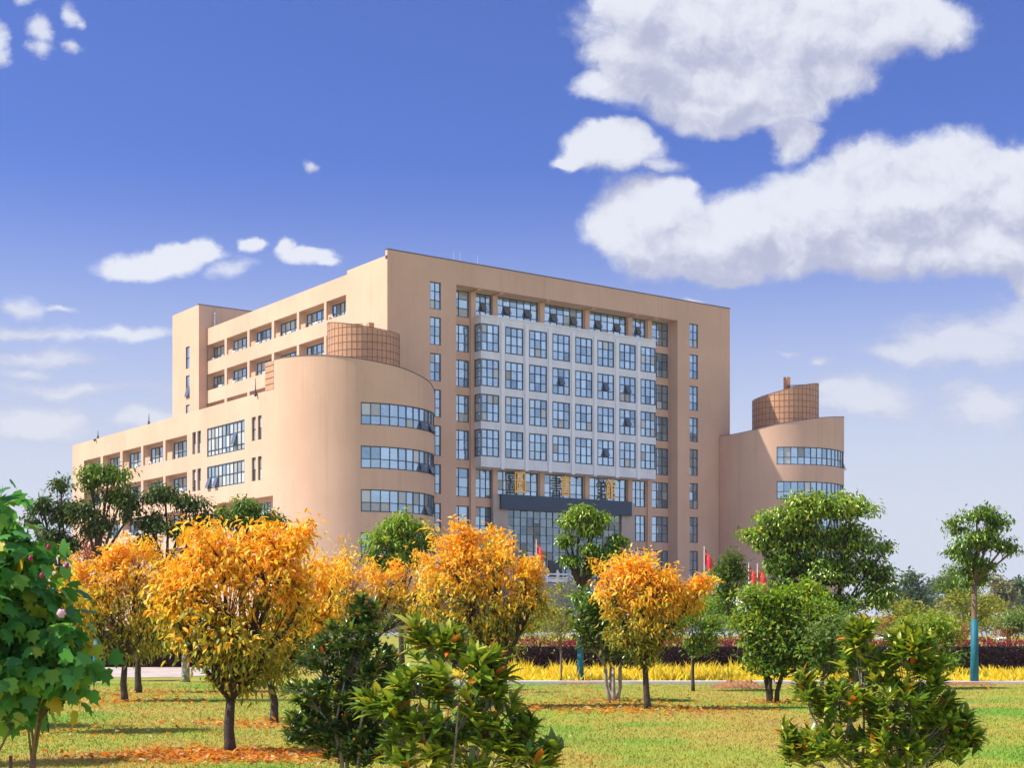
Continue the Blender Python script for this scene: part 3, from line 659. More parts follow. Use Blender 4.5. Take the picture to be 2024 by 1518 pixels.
# roof lamps and rods
for (q, dz_, h) in ((46.6, 0, 1.0), (30.0, 0, 1.2), (2.2, 0, 1.6)):
    m = MB(); m.tube([(PL+.12, q, PZ), (PL+.12, q, PZ+.12), (PL+.12, q, PZ+.45), (PL+.12, q, PZ+h)], [.16, .15, .06, .03], 8); m.build('roof_rod', DARKM, LIB, True)
for q in (46.9, 1.5):
    m = MB(); m.tube([(PL-.28, q, PZ-.22), (PL-.05, q, PZ-.08)], [.17, .1], 8); m.tube([(PL-.05, q, PZ-.08), (PL+.1, q, PZ-.02)], [.05, .05], 6); m.build('floodlight', DARKM, LIB, True)
for p in (8.5, 9.3, 11.6):
    m = MB(); m.tube([(p, .25, 39.95), (p, .25, 41.0)], [.012, .008], 5); m.build('lightning_rod', WHITEM, LIB)
# --- raised terrace, stair and white balustrades in front of the door
def wp(p, q, z): return (-13.01+.8095*p-.5873*q, 150+.5872*p+.8094*q, z)
ST = thing('grand_stair', 'grey stone entrance stair with white balustrades in front of the library doors', 'stairs', (-13.01, 150, 0), math.atan2(.5872, .8095))
m = MB(); m.box(12.0, 37.0, -11.5, 1.1, 0, 5.0)
for i in range(24):
    q = -11.5-.42*(i+1); m.box(15.6, 33.6, q, q+.42, 0, 5.0-.2*(i+1)+.0)
for p in (14.9, 33.6):
    for i in range(24):
        q = -11.5-.42*(i+1); m.box(p, p+.7, q, q+.42, 0, 5.25-.2*i)
m.build('steps', STONE, ST)
def rail(pts):
    b = MB()
    for k in range(len(pts)-1):
        a, c = Vector(pts[k]), Vector(pts[k+1]); n_ = max(1, round((c-a).length/1.5)); d = (c-a)/n_
        for i in range(n_+1):
            p = a+d*i; b.box(p.x-.14, p.x+.14, p.y-.14, p.y+.14, p.z, p.z+1.15)
            b.tube([(p.x, p.y, p.z+1.15), (p.x, p.y, p.z+1.25), (p.x, p.y, p.z+1.38)], [.08, .13, .05], 8)
        for i in range(n_):
            p, q = a+d*i, a+d*(i+1); s = (q-p).normalized(); nrm = Vector((-s.y, s.x, 0)).normalized()*.07
            for (z0, z1) in ((.08, .45), (.50, .62), (.85, 1.0)):
                v = [p-nrm, p+nrm, q+nrm, q-nrm]; i0 = len(b.v)
                b.v += [(x.x, x.y, x.z+z0) for x in v]+[(x.x, x.y, x.z+z1) for x in v]
                for f_ in ((0, 1, 2, 3), (4, 5, 6, 7), (0, 1, 5, 4), (1, 2, 6, 5), (2, 3, 7, 6), (3, 0, 4, 7)): b.f.append(tuple(i0+j for j in f_)); b.c.append(None)
    b.build('balustrade', MARBLE, ST)
rail([(12.2, -11.3, 5.0), (15.2, -11.3, 5.0), (15.25, -21.4, .5)])
rail([(36.8, -11.3, 5.0), (33.9, -11.3, 5.0), (33.95, -21.4, .5)])
rail([(12.2, -11.2, 5.0), (12.2, 0, 5.0)]); rail([(36.8, -11.2, 5.0), (36.8, 0, 5.0)])
# flags on the stair
def flag(u, v, Yd, h, label, wave):
    p = at(u, v, Yd); gz = p.z-h
    r = thing('flag', label, 'flag', (p.x, p.y, gz), 0, 'red flags along the entrance stair')
    m = MB(); m.tube([(0, 0, 0), (0, 0, h)], [.045, .035], 8); m.build('pole', WHITEM, r)
    c = MB(); n_ = 10; w_, hh = 1.9, 1.5
    f = lambda s, t: (s*w_*.42*wave, .18*math.sin(s*7+t)*s, h-.12-t*hh-s*1.25)
    for i in range(n_):
        for j in range(4):
            c.quad(f(i/n_, j/4), f((i+1)/n_, j/4), f((i+1)/n_, (j+1)/4), f(i/n_, (j+1)/4))
    c.build('cloth', REDF, r)
    s = MB()
    def star(cx, cy, rad):
        i0 = len(s.v)
        for k in range(10):
            a = math.pi/2+k*math.pi/5; q = rad if k % 2 == 0 else rad*.4
            x, y, z = f(cx+q*math.cos(a)/w_, cy-q*math.sin(a)/hh); s.v.append((x, y-.03, z))
        s.f.append(tuple(range(i0, i0+10))); s.c.append(None)
    star(.17, .25, .24)
    for (a, b) in ((.34, .1), (.41, .2), (.41, .34), (.34, .45)): star(a, b, .08)
    s.build('star', YEL, r)
flag(1060, 1066, 138, 3.8, 'red flag left of the camphor tree, before the glass entrance', .9)
flag(1150, 1112, 136, 3.0, 'red flag half hidden by the lower leaves of the stepped tree', 1.)
flag(1392, 1080, 136, 5.2, 'tall red flag beside the small round tree, leftmost of the right hand flags', 1.)
flag(1480, 1112, 132, 4.5, 'red flag just right of the small round tree', 1.)
flag(1497, 1114, 130, 4.5, 'red flag against the left edge of the big round tree', 1.1)

# ================================================================== FLOWER BED, HEDGES
n = 16000; X = RNG.uniform(-2.0, 14.5, n); Y = RNG.uniform(34.3, 40.5, n); k = ~((X > 7.2) & (X < 8.4) & (Y < 36)); X, Y = X[k], Y[k]; n = len(X)
cl = .75+.25*np.sin(X*2.1+np.sin(Y*3))*np.cos(Y*1.7+X)
cols = pick([(.92, .70, .05, 4), (.86, .58, .04, 2), (.80, .70, .08, 1.5), (.45, .50, .03, .7)], n)
bed = blades('flower_bed', X, Y, RNG.uniform(.2, .52, n)*cl*np.where(X > 8.4, .62, 1)*(.75+.35*np.sin(X*5.3+np.cos(X*11))), RNG.uniform(.018, .042, n), LEAF, cols, bend=.5)
setting(bed, 'stuff', 'strip of yellow leaved plants along the hedge', 'flower bed')
def hedge(label, x0, x1, y0, y1, h, nl):
    r = thing('hedge', label, 'hedge', ((x0+x1)/2, (y0+y1)/2, 0)); wx, wy = (x1-x0)/2, (y1-y0)/2
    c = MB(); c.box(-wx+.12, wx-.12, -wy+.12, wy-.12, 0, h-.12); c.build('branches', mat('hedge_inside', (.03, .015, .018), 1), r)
    top = RNG.random(nl) < .45; X = RNG.uniform(-wx, wx, nl); Y = np.where(top, RNG.uniform(-wy, wy, nl), -wy+RNG.normal(0, .06, nl)); Z = np.where(top, h+RNG.normal(0, .06, nl)+.05*np.sin(X*1.7)+.04*np.sin(X*6.1), RNG.uniform(.02, h, nl))
    A = RNG.normal(0, .6, (nl, 3))+np.where(top[:, None], [[0, 0, 1.]], [[0, -.6, .4]]); N = RNG.normal(0, .5, (nl, 3))+np.array([0, -.6, .7])
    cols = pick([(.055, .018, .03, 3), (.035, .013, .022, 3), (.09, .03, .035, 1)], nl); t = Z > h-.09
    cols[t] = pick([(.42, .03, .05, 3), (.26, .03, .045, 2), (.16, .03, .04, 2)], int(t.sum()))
    Ls = RNG.uniform(.05, .10, nl); crown_mesh(np.stack([X, Y, Z], 1), A, N, Ls, Ls*.5, 'simple', cols, LEAF, r, 'foliage')
hedge('dark purple hedge behind the white path at left, seen between tree trunks', -15.5, -6.3, 44.8, 46.4, 1.25, 9000)
hedge('dark purple hedge with red top behind the yellow flower bed, central stretch', -2.5, 7.6, 41.6, 43.2, .82, 9000)
hedge('dark purple hedge with bright red top behind the teal wrapped tree at right', 9.2, 22.0, 41.6, 43.2, .82, 10000)
def mound(label, u, v, w, h, d=.5):
    Yd = EYE*F/(v-HY); r = MB(); x0 = (u-CX)/F*Yd; n1, n2 = 22, 10; g2 = {}
    for i in range(n1+1):
        for j in range(n2+1):
            a, b = i/n1*2-1, j/n2*2-1; q = max(0, 1-a*a-b*b)
            g2[i, j] = (x0+a*w, Yd+b*d, h*q**.7*(1+.5*math.sin(i*2.3+j*1.7))*(.8+.4*random.random())-.004)
    for i in range(n1):
        for j in range(n2): r.quad(g2[i, j], g2[i+1, j], g2[i+1, j+1], g2[i, j+1])
    tag(r.build('soil_mound', SOIL, None, True), label, 'soil', 'bare soil heaped at tree feet')
mound('low brown soil heap around the thin trunk and teal wrapped trunk', 1145, 1352, .75, .07)
mound('brown soil heap between the yellow bed and the grey green shrub', 1458, 1360, .62, .13)
mound('flat ring of soil at the foot of the teal wrapped tree at right', 1912, 1354, .7, .05)

# ================================================================== TREES
OR = 'orange cherry trees on the lawn'
PO = (P_ORANGE, P_AMBER, P_OLIVE)
O_ = dict(cat='tree', group=OR, style='droop', pal=PO, kind='lance', spread=.08, wr=.38, clump=0, shell=.12, auto=5)
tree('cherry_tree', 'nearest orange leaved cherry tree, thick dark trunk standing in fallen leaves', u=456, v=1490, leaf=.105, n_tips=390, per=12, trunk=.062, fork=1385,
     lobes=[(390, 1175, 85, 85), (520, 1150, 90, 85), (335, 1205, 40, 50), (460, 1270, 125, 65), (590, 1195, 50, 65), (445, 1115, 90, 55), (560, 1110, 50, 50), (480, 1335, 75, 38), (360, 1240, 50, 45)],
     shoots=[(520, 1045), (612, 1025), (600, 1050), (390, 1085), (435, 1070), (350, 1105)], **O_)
tree('cherry_tree', 'orange cherry tree with curved trunk just behind the nearest one, on its right', u=541, v=1430, leaf=.108, n_tips=280, per=12, trunk=.06, fork=1345, lean=-.06,
     lobes=[(570, 1200, 85, 80), (500, 1290, 75, 55), (590, 1285, 50, 45), (640, 1200, 50, 60), (545, 1325, 60, 30), (620, 1250, 40, 45)], shoots=[(640, 1130)], **O_)
tree('cherry_tree', 'orange cherry tree beside the hibiscus shrub, with teal wrapped trunk behind it', u=247, v=1388, leaf=.108, n_tips=335, per=12, trunk=.06, fork=1310,
     lobes=[(210, 1170, 80, 65), (270, 1135, 60, 45), (175, 1225, 42, 45), (290, 1210, 65, 65), (240, 1275, 60, 38), (225, 1115, 45, 30), (150, 1160, 30, 40)], shoots=[(215, 1095), (262, 1088), (180, 1120)], **O_)
tree('cherry_tree', 'orange cherry tree in the gap between the two left trunks, standing farther back', u=274, v=1370, leaf=.108, n_tips=250, per=12, trunk=.065, fork=1290,
     lobes=[(335, 1160, 55, 55), (300, 1225, 55, 55), (345, 1220, 35, 45), (300, 1270, 45, 30)], shoots=[(335, 1095), (370, 1110)], **O_)
tree('cherry_tree', 'broad orange cherry tree behind the magnolia bush, before the library entrance', u=983, v=1400, leaf=.108, n_tips=460, per=12, trunk=.06, fork=1330, lean=.05,
     lobes=[(900, 1130, 80, 52), (980, 1125, 80, 52), (1040, 1180, 45, 65), (860, 1180, 55, 50), (930, 1210, 90, 60), (1000, 1240, 60, 50), (920, 1095, 50, 32), (975, 1285, 50, 28), (1060, 1170, 26, 45)],
     shoots=[(905, 1028), (912, 1035), (882, 1062), (1008, 1062), (940, 1055), (820, 1090), (1060, 1105)], **O_)
tree('cherry_tree', 'small orange cherry tree right of the teal trunk, before the yellow bed', u=1281, v=1403, leaf=.108, n_tips=360, per=12, trunk=.055, fork=1320, lean=-.05,
     lobes=[(1220, 1180, 58, 55), (1290, 1170, 65, 52), (1360, 1190, 40, 30), (1240, 1255, 58, 42), (1300, 1240, 55, 50), (1262, 1140, 50, 30), (1280, 1295, 38, 22), (1388, 1165, 14, 14)],
     shoots=[(1255, 1098), (1205, 1118), (1330, 1122), (1388, 1142), (1300, 1135)], **O_)
tree('cherry_tree', 'distant orange cherry tree rising behind the dark magnolia bush', u=700, v=1367, leaf=.108, n_tips=360, per=12, trunk=.055, fork=1300,
     lobes=[(690, 1180, 68, 55), (770, 1170, 58, 50), (720, 1225, 60, 40), (815, 1195, 40, 48), (650, 1150, 30, 30), (640, 1200, 40, 45)], shoots=[(725, 1110), (790, 1110), (690, 1120)], **O_)
tree('young_tree', 'thin sapling with sparse orange twigs beside the pale tower wall', 'tree', 640, 1352, [(690, 1110, 30, 20), (650, 1120, 25, 18), (720, 1090, 14, 14)], 36, 4, .11, 'droop', (P_ORANGE, P_AMBER), trunk=.03, fork=1200, shoots=[(668, 1058)])

tree('cherry_tree', 'orange cherry tree of the same row standing just outside the left edge', u=-170, v=1516, leaf=.11, n_tips=240, per=11, trunk=.06, fork=1390, lobes=[(-170, 1190, 100, 80), (-120, 1260, 90, 70), (-230, 1260, 80, 70)], **O_)
tree('cherry_tree', 'orange cherry tree outside the left edge, one place farther back', u=-120, v=1440, leaf=.11, n_tips=240, per=11, trunk=.06, fork=1340, lobes=[(-120, 1190, 90, 70), (-70, 1250, 80, 60), (-180, 1250, 70, 60)], **O_)
G = dict(cat='tree')
# left row of dark evergreens
DK = 'dark evergreen trees before the left wing'
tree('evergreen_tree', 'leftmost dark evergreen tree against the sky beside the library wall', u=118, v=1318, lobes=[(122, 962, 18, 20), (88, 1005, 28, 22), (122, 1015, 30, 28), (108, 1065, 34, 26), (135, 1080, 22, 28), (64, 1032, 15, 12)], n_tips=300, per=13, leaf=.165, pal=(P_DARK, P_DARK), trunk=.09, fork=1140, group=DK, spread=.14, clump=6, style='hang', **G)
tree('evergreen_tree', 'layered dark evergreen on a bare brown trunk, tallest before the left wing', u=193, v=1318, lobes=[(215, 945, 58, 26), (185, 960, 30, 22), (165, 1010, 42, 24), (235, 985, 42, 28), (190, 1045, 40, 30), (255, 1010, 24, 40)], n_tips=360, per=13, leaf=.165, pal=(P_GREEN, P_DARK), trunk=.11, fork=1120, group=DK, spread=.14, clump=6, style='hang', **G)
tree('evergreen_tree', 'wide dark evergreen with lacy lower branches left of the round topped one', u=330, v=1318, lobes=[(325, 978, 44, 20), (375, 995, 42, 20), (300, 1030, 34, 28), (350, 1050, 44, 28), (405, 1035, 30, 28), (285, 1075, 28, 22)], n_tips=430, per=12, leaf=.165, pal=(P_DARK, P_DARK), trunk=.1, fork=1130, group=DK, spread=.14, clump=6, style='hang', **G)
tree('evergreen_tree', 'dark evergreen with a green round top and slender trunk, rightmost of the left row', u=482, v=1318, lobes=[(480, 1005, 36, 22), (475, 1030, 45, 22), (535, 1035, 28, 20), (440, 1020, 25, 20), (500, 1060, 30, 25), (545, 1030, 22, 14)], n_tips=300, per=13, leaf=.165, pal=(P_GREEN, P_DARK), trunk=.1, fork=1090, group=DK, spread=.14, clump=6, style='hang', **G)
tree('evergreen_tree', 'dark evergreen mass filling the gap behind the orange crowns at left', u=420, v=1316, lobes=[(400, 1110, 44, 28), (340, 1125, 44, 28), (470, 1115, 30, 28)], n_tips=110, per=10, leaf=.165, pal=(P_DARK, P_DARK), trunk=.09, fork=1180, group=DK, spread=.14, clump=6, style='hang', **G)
tree('red_shrub', 'pale red leaved shrub below the leftmost evergreens', 'shrub', 172, 1308, [(165, 1090, 34, 24), (195, 1100, 30, 20), (140, 1105, 22, 18)], 90, 8, .16, 'bunch', ([(.55, .16, .12, 2), (.62, .28, .2, 1)],)*2, trunk=.04, spread=.15)
tree('round_tree', 'small green tree peeping over the nearest orange cherry, below the side window', 'tree', 557, 1322, [(555, 1095, 26, 22), (545, 1120, 24, 20), (570, 1120, 16, 20)], 80, 10, .15, pal=(P_BRIGHT, P_GREEN), trunk=.06, spread=.14)
tree('round_tree', 'round leafy green tree before the curved wing and its ribbon windows', 'tree', 795, 1325, [(790, 1035, 48, 30), (760, 1065, 42, 35), (820, 1060, 45, 35), (790, 1090, 65, 38), (840, 1080, 26, 26), (750, 1110, 34, 22)], 360, 13, .165, pal=(P_BRIGHT, P_GREEN), trunk=.08, fork=1180, spread=.12, style='hang')
tree('round_tree', 'tiny green treetop between two orange shoots before the entrance', 'tree', 972, 1318, [(970, 1092, 24, 14), (985, 1108, 24, 14), (955, 1105, 14, 12)], 70, 10, .16, pal=(P_BRIGHT, P_GREEN), trunk=.05, fork=1200, spread=.15)
tree('camphor_tree', 'stepped green tree with orange flushed leaves and teal wrapped trunk before the entrance', 'tree', 1147, 1350,
     [(1145, 1014, 30, 12), (1182, 1026, 24, 11), (1122, 1034, 20, 10), (1165, 1048, 26, 12), (1116, 1072, 15, 11), (1216, 1070, 16, 18), (1205, 1100, 24, 16), (1170, 1092, 24, 14), (1125, 1108, 18, 11), (1165, 1120, 26, 12)], 620, 12, .125, pal=(P_BRIGHT, P_GREEN), trunk=.065, fork=1165, wrap=1262, spread=.085, clump=3, style='hang', gloss=True)
tree('osmanthus_shrub', 'dark green osmanthus with many pale stems behind the small orange cherry', 'shrub', 1215, 1387, [(1160, 1200, 32, 42), (1150, 1255, 34, 40), (1200, 1280, 50, 40), (1185, 1225, 30, 45), (1240, 1290, 40, 30)], 320, 9, .115, pal=(P_GREEN, P_DARK), trunk=.06, stems=5, fork=1320, gloss=True, bark=BARKW, spread=.10, wr=.46)
tree('young_tree', 'thin pale green sapling between the small orange cherry and the grey shrub', 'tree', 1370, 1367, [(1370, 1200, 45, 32), (1410, 1235, 32, 38), (1345, 1240, 26, 36), (1385, 1270, 40, 28)], 210, 9, .12, pal=(P_BRIGHT, P_GREEN), trunk=.035, fork=1295, spread=.12)
tree('young_tree', 'thin olive sapling left of the teal wrapped trunk, before the yellow bed', 'tree', 1108, 1350, [(1085, 1200, 28, 40), (1110, 1170, 26, 25), (1110, 1235, 36, 40), (1080, 1255, 28, 28)], 130, 7, .10, pal=(P_YOL, P_YOL), trunk=.03, fork=1285, bark=BARKL, spread=.13)
tree('young_tree', 'bare thin trunk with few leaves behind the broad orange cherry', 'tree', 1001, 1370, [(1010, 1280, 24, 24), (995, 1260, 20, 20)], 30, 6, .1, pal=(P_YOL, P_OLIVE), trunk=.03, fork=1310, spread=.1)
tree('young_tree', 'pale grey trunk with a hidden crown standing on the path behind the nearest cherry', 'tree', 366, 1349, [(370, 1250, 40, 30), (350, 1270, 30, 24)], 60, 8, .13, 'droop', pal=(P_ORANGE, P_AMBER), trunk=.1, fork=1290, bark=BARKW, spread=.12)
tree('young_tree', 'dark slender trunk behind the hibiscus shrub, its crown lost in the leaves', 'tree', 90, 1450, [(85, 1260, 70, 55), (110, 1190, 60, 55), (50, 1210, 60, 60)], 260, 10, .13, 'droop', pal=(P_AMBER, P_OLIVE), trunk=.045, fork=1370, spread=.12)
tree('round_tree', 'tree with teal wrapped trunk at left, beside the hibiscus shrub', 'tree', 191, 1347, [(185, 1190, 40, 34), (200, 1225, 34, 28)], 90, 9, .13, pal=(P_GREEN, P_DARK), trunk=.075, fork=1255, wrap=1265, spread=.13)
tree('big_round_tree', 'biggest round green tree, right of the entrance and before the right wing', 'tree', 1640, 1340,
     [(1600, 1005, 80, 34), (1680, 1010, 62, 34), (1540, 1030, 55, 34), (1510, 1068, 38, 30), (1580, 1070, 80, 45), (1680, 1075, 70, 48), (1570, 1120, 58, 42), (1543, 1112, 36, 30), (1630, 1140, 90, 48), (1720, 1130, 52, 46), (1740, 1170, 40, 46), (1560, 1180, 70, 38), (1660, 1195, 80, 34), (1480, 1055, 16, 12), (1752, 1082, 18, 14)],
     1700, 13, .135, clump=11, pal=(P_BRIGHT, P_GREEN, P_GREEN), trunk=.10, fork=1230, stems=3, spread=.11, wr=.44, style='hang', gloss=True)
tree('osmanthus_shrub', 'grey green rounded shrub on dark clustered stems, left of the glossy foreground bush', 'shrub', 1527, 1390,
     [(1520, 1190, 55, 34), (1580, 1180, 58, 34), (1490, 1240, 50, 48), (1560, 1240, 70, 55), (1630, 1230, 55, 55), (1520, 1300, 60, 40), (1590, 1300, 65, 40), (1650, 1285, 40, 40)], 900, 13, .105, pal=(P_BRIGHT, P_GREYG, P_GREEN), trunk=.07, stems=5, fork=1340, spread=.11, wr=.48)
tree('osmanthus_shrub', 'dark shrub with forked stems partly hidden by the glossy foreground bush at right', 'shrub', 1610, 1397, [(1620, 1290, 40, 40), (1650, 1250, 40, 44), (1640, 1320, 40, 28)], 130, 10, .11, pal=(P_GREYG, P_GREEN), trunk=.06, stems=4, fork=1345, spread=.11, wr=.46)
tree('camphor_tree', 'slim tree at far right with teal wrapped lower trunk and high open crown', 'tree', 1926, 1352,
     [(1925, 1020, 46, 26), (1965, 1035, 30, 24), (1890, 1040, 28, 18), (1930, 1065, 55, 28), (1975, 1085, 36, 24), (1900, 1085, 40, 24), (1935, 1110, 50, 26), (1925, 1140, 40, 22), (2000, 1088, 18, 12)], 440, 12, .125, pal=(P_GREEN, P_GREEN), trunk=.072, fork=1150, wrap=1225, spread=.085, clump=5, style='hang', gloss=True, bark=BARKL)
tree('round_tree', 'small round tree with orange tinted leaves among the red flags', 'tree', 1440, 1312, [(1442, 1115, 30, 26), (1432, 1140, 28, 26), (1458, 1140, 22, 28), (1442, 1170, 32, 22)], 230, 10, .17, pal=([(.08, .16, .02, 5), (.14, .22, .03, 2), (.6, .2, .03, .5)], P_GREEN), trunk=.06, fork=1220, spread=.15)
tree('leafy_shrub', 'bright green leafy shrub right of the glossy foreground bush, before the hedge', 'shrub', 1845, 1362, [(1840, 1235, 45, 34), (1870, 1270, 40, 36), (1815, 1270, 40, 36), (1850, 1310, 46, 34)], 260, 10, .12, pal=(P_BRIGHT, P_GREEN), trunk=.04, stems=4, fork=1330, spread=.13)
# mid-ground shrubs behind the beds
MID = [('olive shrub below the white stair rail, left of the teal wrapped trunk', 1060, 62, [(1060, 1215, 50, 26), (1030, 1235, 40, 22)], P_YOL),
       ('pale green shrub between the small cherry and the round flag tree', 1345, 64, [(1350, 1210, 50, 24), (1400, 1205, 50, 26)], P_BRIGHT),
       ('olive green shrub under the small round flag tree', 1440, 60, [(1440, 1210, 50, 26), (1475, 1225, 40, 22)], P_GREEN),
       ('yellowish shrub directly right of the biggest round tree', 1770, 66, [(1790, 1210, 46, 24), (1830, 1220, 44, 22), (1760, 1230, 34, 18)], P_YOL),
       ('olive shrub behind the slim teal wrapped tree', 1905, 64, [(1900, 1190, 36, 26), (1955, 1200, 42, 30), (1925, 1225, 50, 24)], P_YOL),
       ('green shrub at the right edge, behind the red topped hedge', 2005, 58, [(2000, 1240, 30, 26), (2030, 1225, 34, 30)], P_GREYG),
       ('tall olive bush behind the slim tree, left of its trunk', 1895, 82, [(1885, 1140, 34, 30), (1900, 1175, 34, 24), (1870, 1165, 22, 20)], P_GREEN),
       ('pale shrub behind the dark magnolia bush', 800, 60, [(800, 1225, 40, 24), (840, 1240, 36, 20), (760, 1240, 34, 20)], P_GREYG),
       ('green shrub at left under the evergreens, behind the orange crowns', 225, 60, [(230, 1115, 20, 12), (300, 1180, 70, 30), (180, 1190, 60, 30)], P_GREEN),
       ('low green shrubbery right of the camphor, below the terrace', 1250, 70, [(1230, 1190, 60, 26), (1290, 1200, 60, 24)], P_GREEN),
       ('yellow green shrubbery under the far treeline at right', 1990, 90, [(1990, 1215, 60, 22), (1860, 1220, 70, 18)], P_YOL)]
MID += [('wide green shrub seen between the two right hand fore bushes', 1690, 72, [(1640, 1235, 60, 26), (1700, 1245, 60, 22), (1590, 1240, 50, 24)], P_GREEN),
        ('dull green shrub left of the far right tree support', 1950, 75, [(1945, 1240, 46, 18), (1895, 1245, 40, 16)], P_YOL),
        ('rounded green shrub right of the far right tree support', 2030, 74, [(2040, 1225, 50, 30), (2080, 1230, 50, 30)], P_GREEN),
        ('grey green shrub under the terrace, right of the small orange cherry', 1385, 84, [(1375, 1225, 56, 22), (1320, 1230, 46, 20), (1430, 1235, 50, 18)], P_GREYG),
        ('olive shrub under the terrace, left of the stepped tree', 1090, 80, [(1080, 1235, 50, 22), (1130, 1240, 46, 18), (1030, 1245, 40, 16)], P_YOL),
        ('green shrub low behind the dark osmanthus stems', 1200, 78, [(1190, 1240, 50, 18), (1245, 1238, 50, 20)], P_GREEN),
        ('green shrub low behind the biggest round tree, right side', 1800, 80, [(1790, 1240, 56, 20), (1740, 1245, 40, 18), (1845, 1248, 40, 14)], P_BRIGHT),
        ('low green shrub between the broad cherry and the round green tree', 900, 70, [(880, 1240, 60, 22), (950, 1245, 50, 18)], P_GREEN),
        ('low green shrub behind the gap right of the nearest cherry', 670, 70, [(660, 1240, 60, 22), (720, 1245, 50, 18)], P_GREEN)]
for (lab, u, Yd, lb, pal) in MID:
    tree('shrub', lab, 'shrub', u, HY+EYE*F/Yd, lb, 150, 9, .17, pal=(pal, pal), trunk=.05, stems=3, spread=.22, kind='simple', wr=.5, group='shrubs between the hedge and the library')
P_RED = [(.42, .09, .05, 3), (.30, .07, .05, 2), (.5, .2, .1, 1)]
for lab, u, lb in (('reddish twiggy shrub behind the glossy foreground bush', 1735, [(1725, 1238, 30, 14), (1750, 1230, 22, 14)]), ('low red shrub left of the slim teal wrapped trunk', 1900, [(1900, 1248, 14, 9)]), ('low red shrub over the white support at far right', 1990, [(1985, 1248, 18, 9), (2015, 1246, 16, 9)])):
    tree('red_shrub', lab, 'shrub', u, HY+EYE*F/58, lb, 60, 8, .10, pal=(P_RED, P_RED), trunk=.03, stems=3, spread=.12, kind='simple', group='low red shrubs beyond the hedge')
# white painted tree supports beyond the hedge
for lab, u in (('white painted timber tree support at far right beyond the hedge', 1978), ('white painted timber tree support behind the glossy foreground bush', 1742)):
    p = at(u, HY+EYE*F/55, 55); r = thing('tree_support', lab, 'tree support', (p.x, 55, 0), 0, 'white timber tree supports')
    for k, (dx_, ln) in enumerate(((-.25, -.1), (.2, .12), (.0, .3))):
        m = MB(); m.tube([(dx_*.7, ln, 0), (dx_*.3, ln*.3, .78)], [.035, .03], 8); m.build('leg', WHITEM, r)
    m = MB(); m.tube([(-.34, 0, .70), (.2, 0, .75)], [.035, .035], 8); m.build('crossbar', WHITEM, r)
# far treeline on the right
P_FAR = [(.10, .17, .07, 3), (.075, .13, .065, 3), (.14, .19, .07, 1)]; P_FARY = [(.30, .28, .12, 3), (.2, .22, .10, 2)]  # distance haze put into these paler, bluer leaf colours
FAR = [('conical green tree, leftmost of the far treeline', 1802, 150, [(1800, 1150, 16, 22), (1795, 1180, 28, 26), (1815, 1190, 24, 24)], P_FAR),
       ('bluish tree right of the conical one in the far treeline', 1838, 230, [(1835, 1168, 22, 20), (1850, 1160, 20, 14), (1830, 1195, 24, 20)], P_FAR),
       ('flat topped far tree with bare stems', 1868, 210, [(1868, 1158, 26, 14), (1880, 1170, 20, 12)], P_FAR),
       ('yellowish far tree behind the slim teal wrapped tree', 1905, 200, [(1905, 1180, 30, 20), (1885, 1195, 24, 16)], P_FARY),
       ('pale feathery far tree right of the slim trunk', 1975, 170, [(1972, 1165, 16, 24), (1985, 1185, 22, 22)], P_FARY),
       ('dark far tree at the right edge of the photo', 2018, 180, [(2012, 1165, 22, 22), (2025, 1185, 26, 26)], P_FAR),
       ('far tree low in the gap before the right edge', 1998, 220, [(1998, 1182, 22, 18)], P_FAR),
       ('far tree hidden partly by the biggest round tree', 1765, 190, [(1765, 1180, 26, 22)], P_FAR)]
for (lab, u, Yd, lb, pal) in FAR:
    tree('far_tree', lab, 'tree', u, HY+EYE*F/Yd, lb, 170, 7, .55, pal=(pal, pal), trunk=.16, fork=1205, spread=.5, kind='simple', wr=.55, group='far treeline at the right')
for i in range(9):
    u = 1770+i*34; Yd = 260+random.uniform(-20, 30)
    tree('far_tree', 'hazy low tree of the farthest row on the right horizon', 'tree', u, HY+EYE*F/Yd, [(u, 1195, 26, 16), (u+12, 1203, 24, 12)], 90, 7, .8, pal=(P_FAR, P_FARY if i % 3 == 0 else P_FAR), trunk=.2, fork=1210, spread=.7, kind='simple', wr=.6, group='farthest trees on the right horizon')

# foreground bushes
MG = dict(cat='bush', style='rosette', gloss=True, bark=BARKW, kind='lance', wr=.40)
tree('magnolia_bush', 'dark dense magnolia bush left of centre, small glossy leaves', u=690, v=1218+EYE*F/13.5, Yd=13.5, n_tips=760, per=9, leaf=.10, pal=(P_MAGD, P_MAGD), trunk=.035, stems=4, fork=1440,
     lobes=[(715, 1215, 28, 34), (690, 1260, 60, 34), (640, 1300, 55, 34), (730, 1310, 60, 45), (605, 1375, 50, 30), (595, 1440, 40, 34), (680, 1380, 80, 45), (740, 1390, 60, 60), (630, 1440, 50, 40), (690, 1470, 75, 45), (740, 1480, 50, 40)], shoots=[(712, 1185)], **MG)
tree('magnolia_bush', 'bright foreground magnolia bush at bottom centre with large rosette leaves', u=890, v=1218+EYE*F/9.6, Yd=9.6, n_tips=170, per=9, leaf=.145, pal=(P_MAG, P_MAG), trunk=.03, stems=6, fork=1560,
     lobes=[(850, 1290, 55, 34), (830, 1360, 50, 36), (910, 1340, 65, 50), (780, 1400, 55, 34), (880, 1430, 90, 50), (970, 1400, 50, 50), (820, 1480, 80, 40), (930, 1490, 90, 45), (1000, 1460, 50, 40), (1050, 1495, 50, 26), (970, 1350, 36, 32)], shoots=[(818, 1252), (900, 1262), (965, 1300), (728, 1390), (1095, 1488), (1045, 1440), (985, 1375)], **MG)
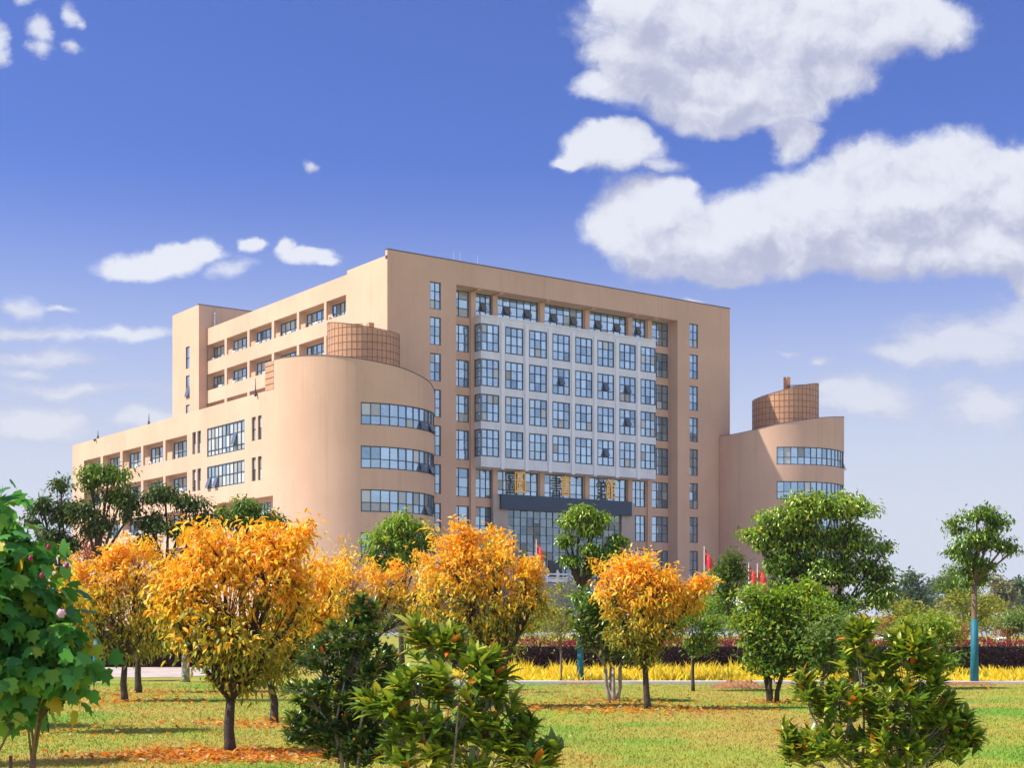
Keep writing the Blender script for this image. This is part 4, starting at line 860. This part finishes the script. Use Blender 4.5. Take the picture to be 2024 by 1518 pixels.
tree('magnolia_bush', 'foreground magnolia bush at bottom right with upright yellowish leaf tips', u=1740, v=1218+EYE*F/9.6, Yd=9.6, n_tips=430, per=9, leaf=.108, pal=(P_MAG, P_MAG), trunk=.03, stems=6, fork=1560,
     lobes=[(1700, 1270, 26, 40), (1790, 1290, 60, 36), (1720, 1330, 60, 36), (1830, 1340, 40, 40), (1660, 1390, 60, 36), (1760, 1400, 80, 50), (1850, 1420, 50, 40), (1640, 1470, 70, 34), (1750, 1480, 90, 44), (1860, 1480, 60, 36), (1890, 1450, 40, 26), (1580, 1490, 40, 24), (1590, 1370, 18, 34)], shoots=[(1690, 1232), (1705, 1240), (1830, 1285), (1585, 1340), (1932, 1462), (1880, 1385), (1560, 1450), (1790, 1250), (1900, 1420)], **MG)
def blooms(root, foot, Yd):
    def flower(u, v, r, col, name, m_):
        c = at(u, v, Yd-.45)-foot; b = MB()
        for k in range(6):
            a = k*math.pi/3
            for j in range(3):
                f = lambda t, s: (c.x+(math.cos(a)*t-math.sin(a)*s)*r, c.y-.25*r-.5*r*(1-t*t), c.z+(math.sin(a)*t+math.cos(a)*s)*r)
                t0, t1 = j/3, (j+1)/3; w0, w1 = (.05, .38, .45, .18)[j], (.05, .38, .45, .18)[j+1]
                b.quad(f(t0, -w0), f(t0, w0), f(t1, w1), f(t1, -w1))
        b.build(name, m_, root)
    flower(122, 1213, .027, None, 'flower', mat('pink_petal', (.62, .36, .47), .6))
    for (u, v) in ((132, 1118), (95, 1082), (82, 1138), (60, 1104)):
        c = at(u, v, Yd-.3)-foot; b = MB(); b.tube([(c.x, c.y, c.z-.018), (c.x, c.y, c.z-.008), (c.x+.002, c.y, c.z+.006), (c.x+.004, c.y, c.z+.018)], [.004, .011, .012, .004], 8)
        b.build('flower_bud', mat('magenta_bud', (.30, .015, .09), .6), root, True)
tree('hibiscus_shrub', 'tall hibiscus shrub at the left edge with broad lobed leaves and a pink flower', 'shrub', 20, 1218+EYE*F/8.6, [(0, 1000, 22, 45), (10, 1080, 45, 45), (55, 1115, 45, 36), (20, 1180, 75, 55), (90, 1190, 45, 46), (60, 1260, 85, 55), (125, 1285, 36, 50), (40, 1330, 80, 45), (120, 1350, 45, 45), (30, 1385, 60, 30), (-60, 1200, 80, 160), (-60, 1370, 60, 60)],
     760, 3, .115, 'hang', pal=(P_HIB, P_HIB), trunk=.022, stems=5, clump=0, fork=1500, kind='broad', spread=.07, Yd=8.6, wr=.92, shell=.3, bark=BARKL, extra=blooms)

# fallen leaves
Xs, Ys = [], []
for (u, v, w, d, k) in ((456, 1496, .95, .7, 1700), (541, 1432, 1.1, 1.2, 380), (247, 1390, 1.4, 1.6, 330), (274, 1372, 1.4, 1.6, 250), (983, 1402, 1.5, 1.3, 330), (1281, 1405, 1.2, 1.0, 480), (1215, 1390, .9, 1.2, 200), (700, 1370, 2.0, 2.0, 120), (90, 1450, 1.2, 1.2, 160), (1527, 1392, .8, .8, 120)):
    Yd = EYE*F/(v-HY); X = (u-CX)/F*Yd+RNG.normal(0, w*.75, k)-.1; Xs.append(X); Ys.append(Yd+RNG.normal(0, d*.6, k))
k = 300; Y = RNG.uniform(11, 33, k); Xs.append(RNG.uniform(-.4, .4, k)*Y); Ys.append(Y)
X = np.concatenate(Xs); Y = np.concatenate(Ys); n = len(X)
A = RNG.normal(0, 1, (n, 3))*np.array([1, 1, .22]); N = np.array([0, 0, 1.])+RNG.normal(0, .35, (n, 3)); Ls = RNG.uniform(.06, .12, n)
o = crown_mesh(np.stack([X, Y, RNG.uniform(.015, .05, n)], 1), A, N, Ls, Ls*.45, 'lance', pick([(.62, .20, .02, 4), (.70, .32, .04, 3), (.40, .16, .05, 3), (.75, .55, .35, .6)], n), LEAF, None, 'fallen_leaves', curl=.3)
setting(o, 'stuff', 'scattered orange fallen leaves on the lawn under the cherry trees', 'leaves')

# ================================================================== AIR
b = MB(); b.box(-420, 420, -60, 420, -1, 60)
hm = bpy.data.materials.new('haze'); hm.use_nodes = True; hn = NT(hm.node_tree); hn.n.remove(hn.n['Principled BSDF'])
pv = hn.new('ShaderNodeVolumePrincipled'); pv.inputs['Color'].default_value = (.88, .91, 1, 1); pv.inputs['Density'].default_value = .00022; pv.inputs['Anisotropy'].default_value = .2
hn.l.new(pv.outputs[0], hn.n['Material Output'].inputs['Volume'])
setting(b.build('haze', hm), 'stuff', 'thin bluish autumn haze over the far trees', 'haze')
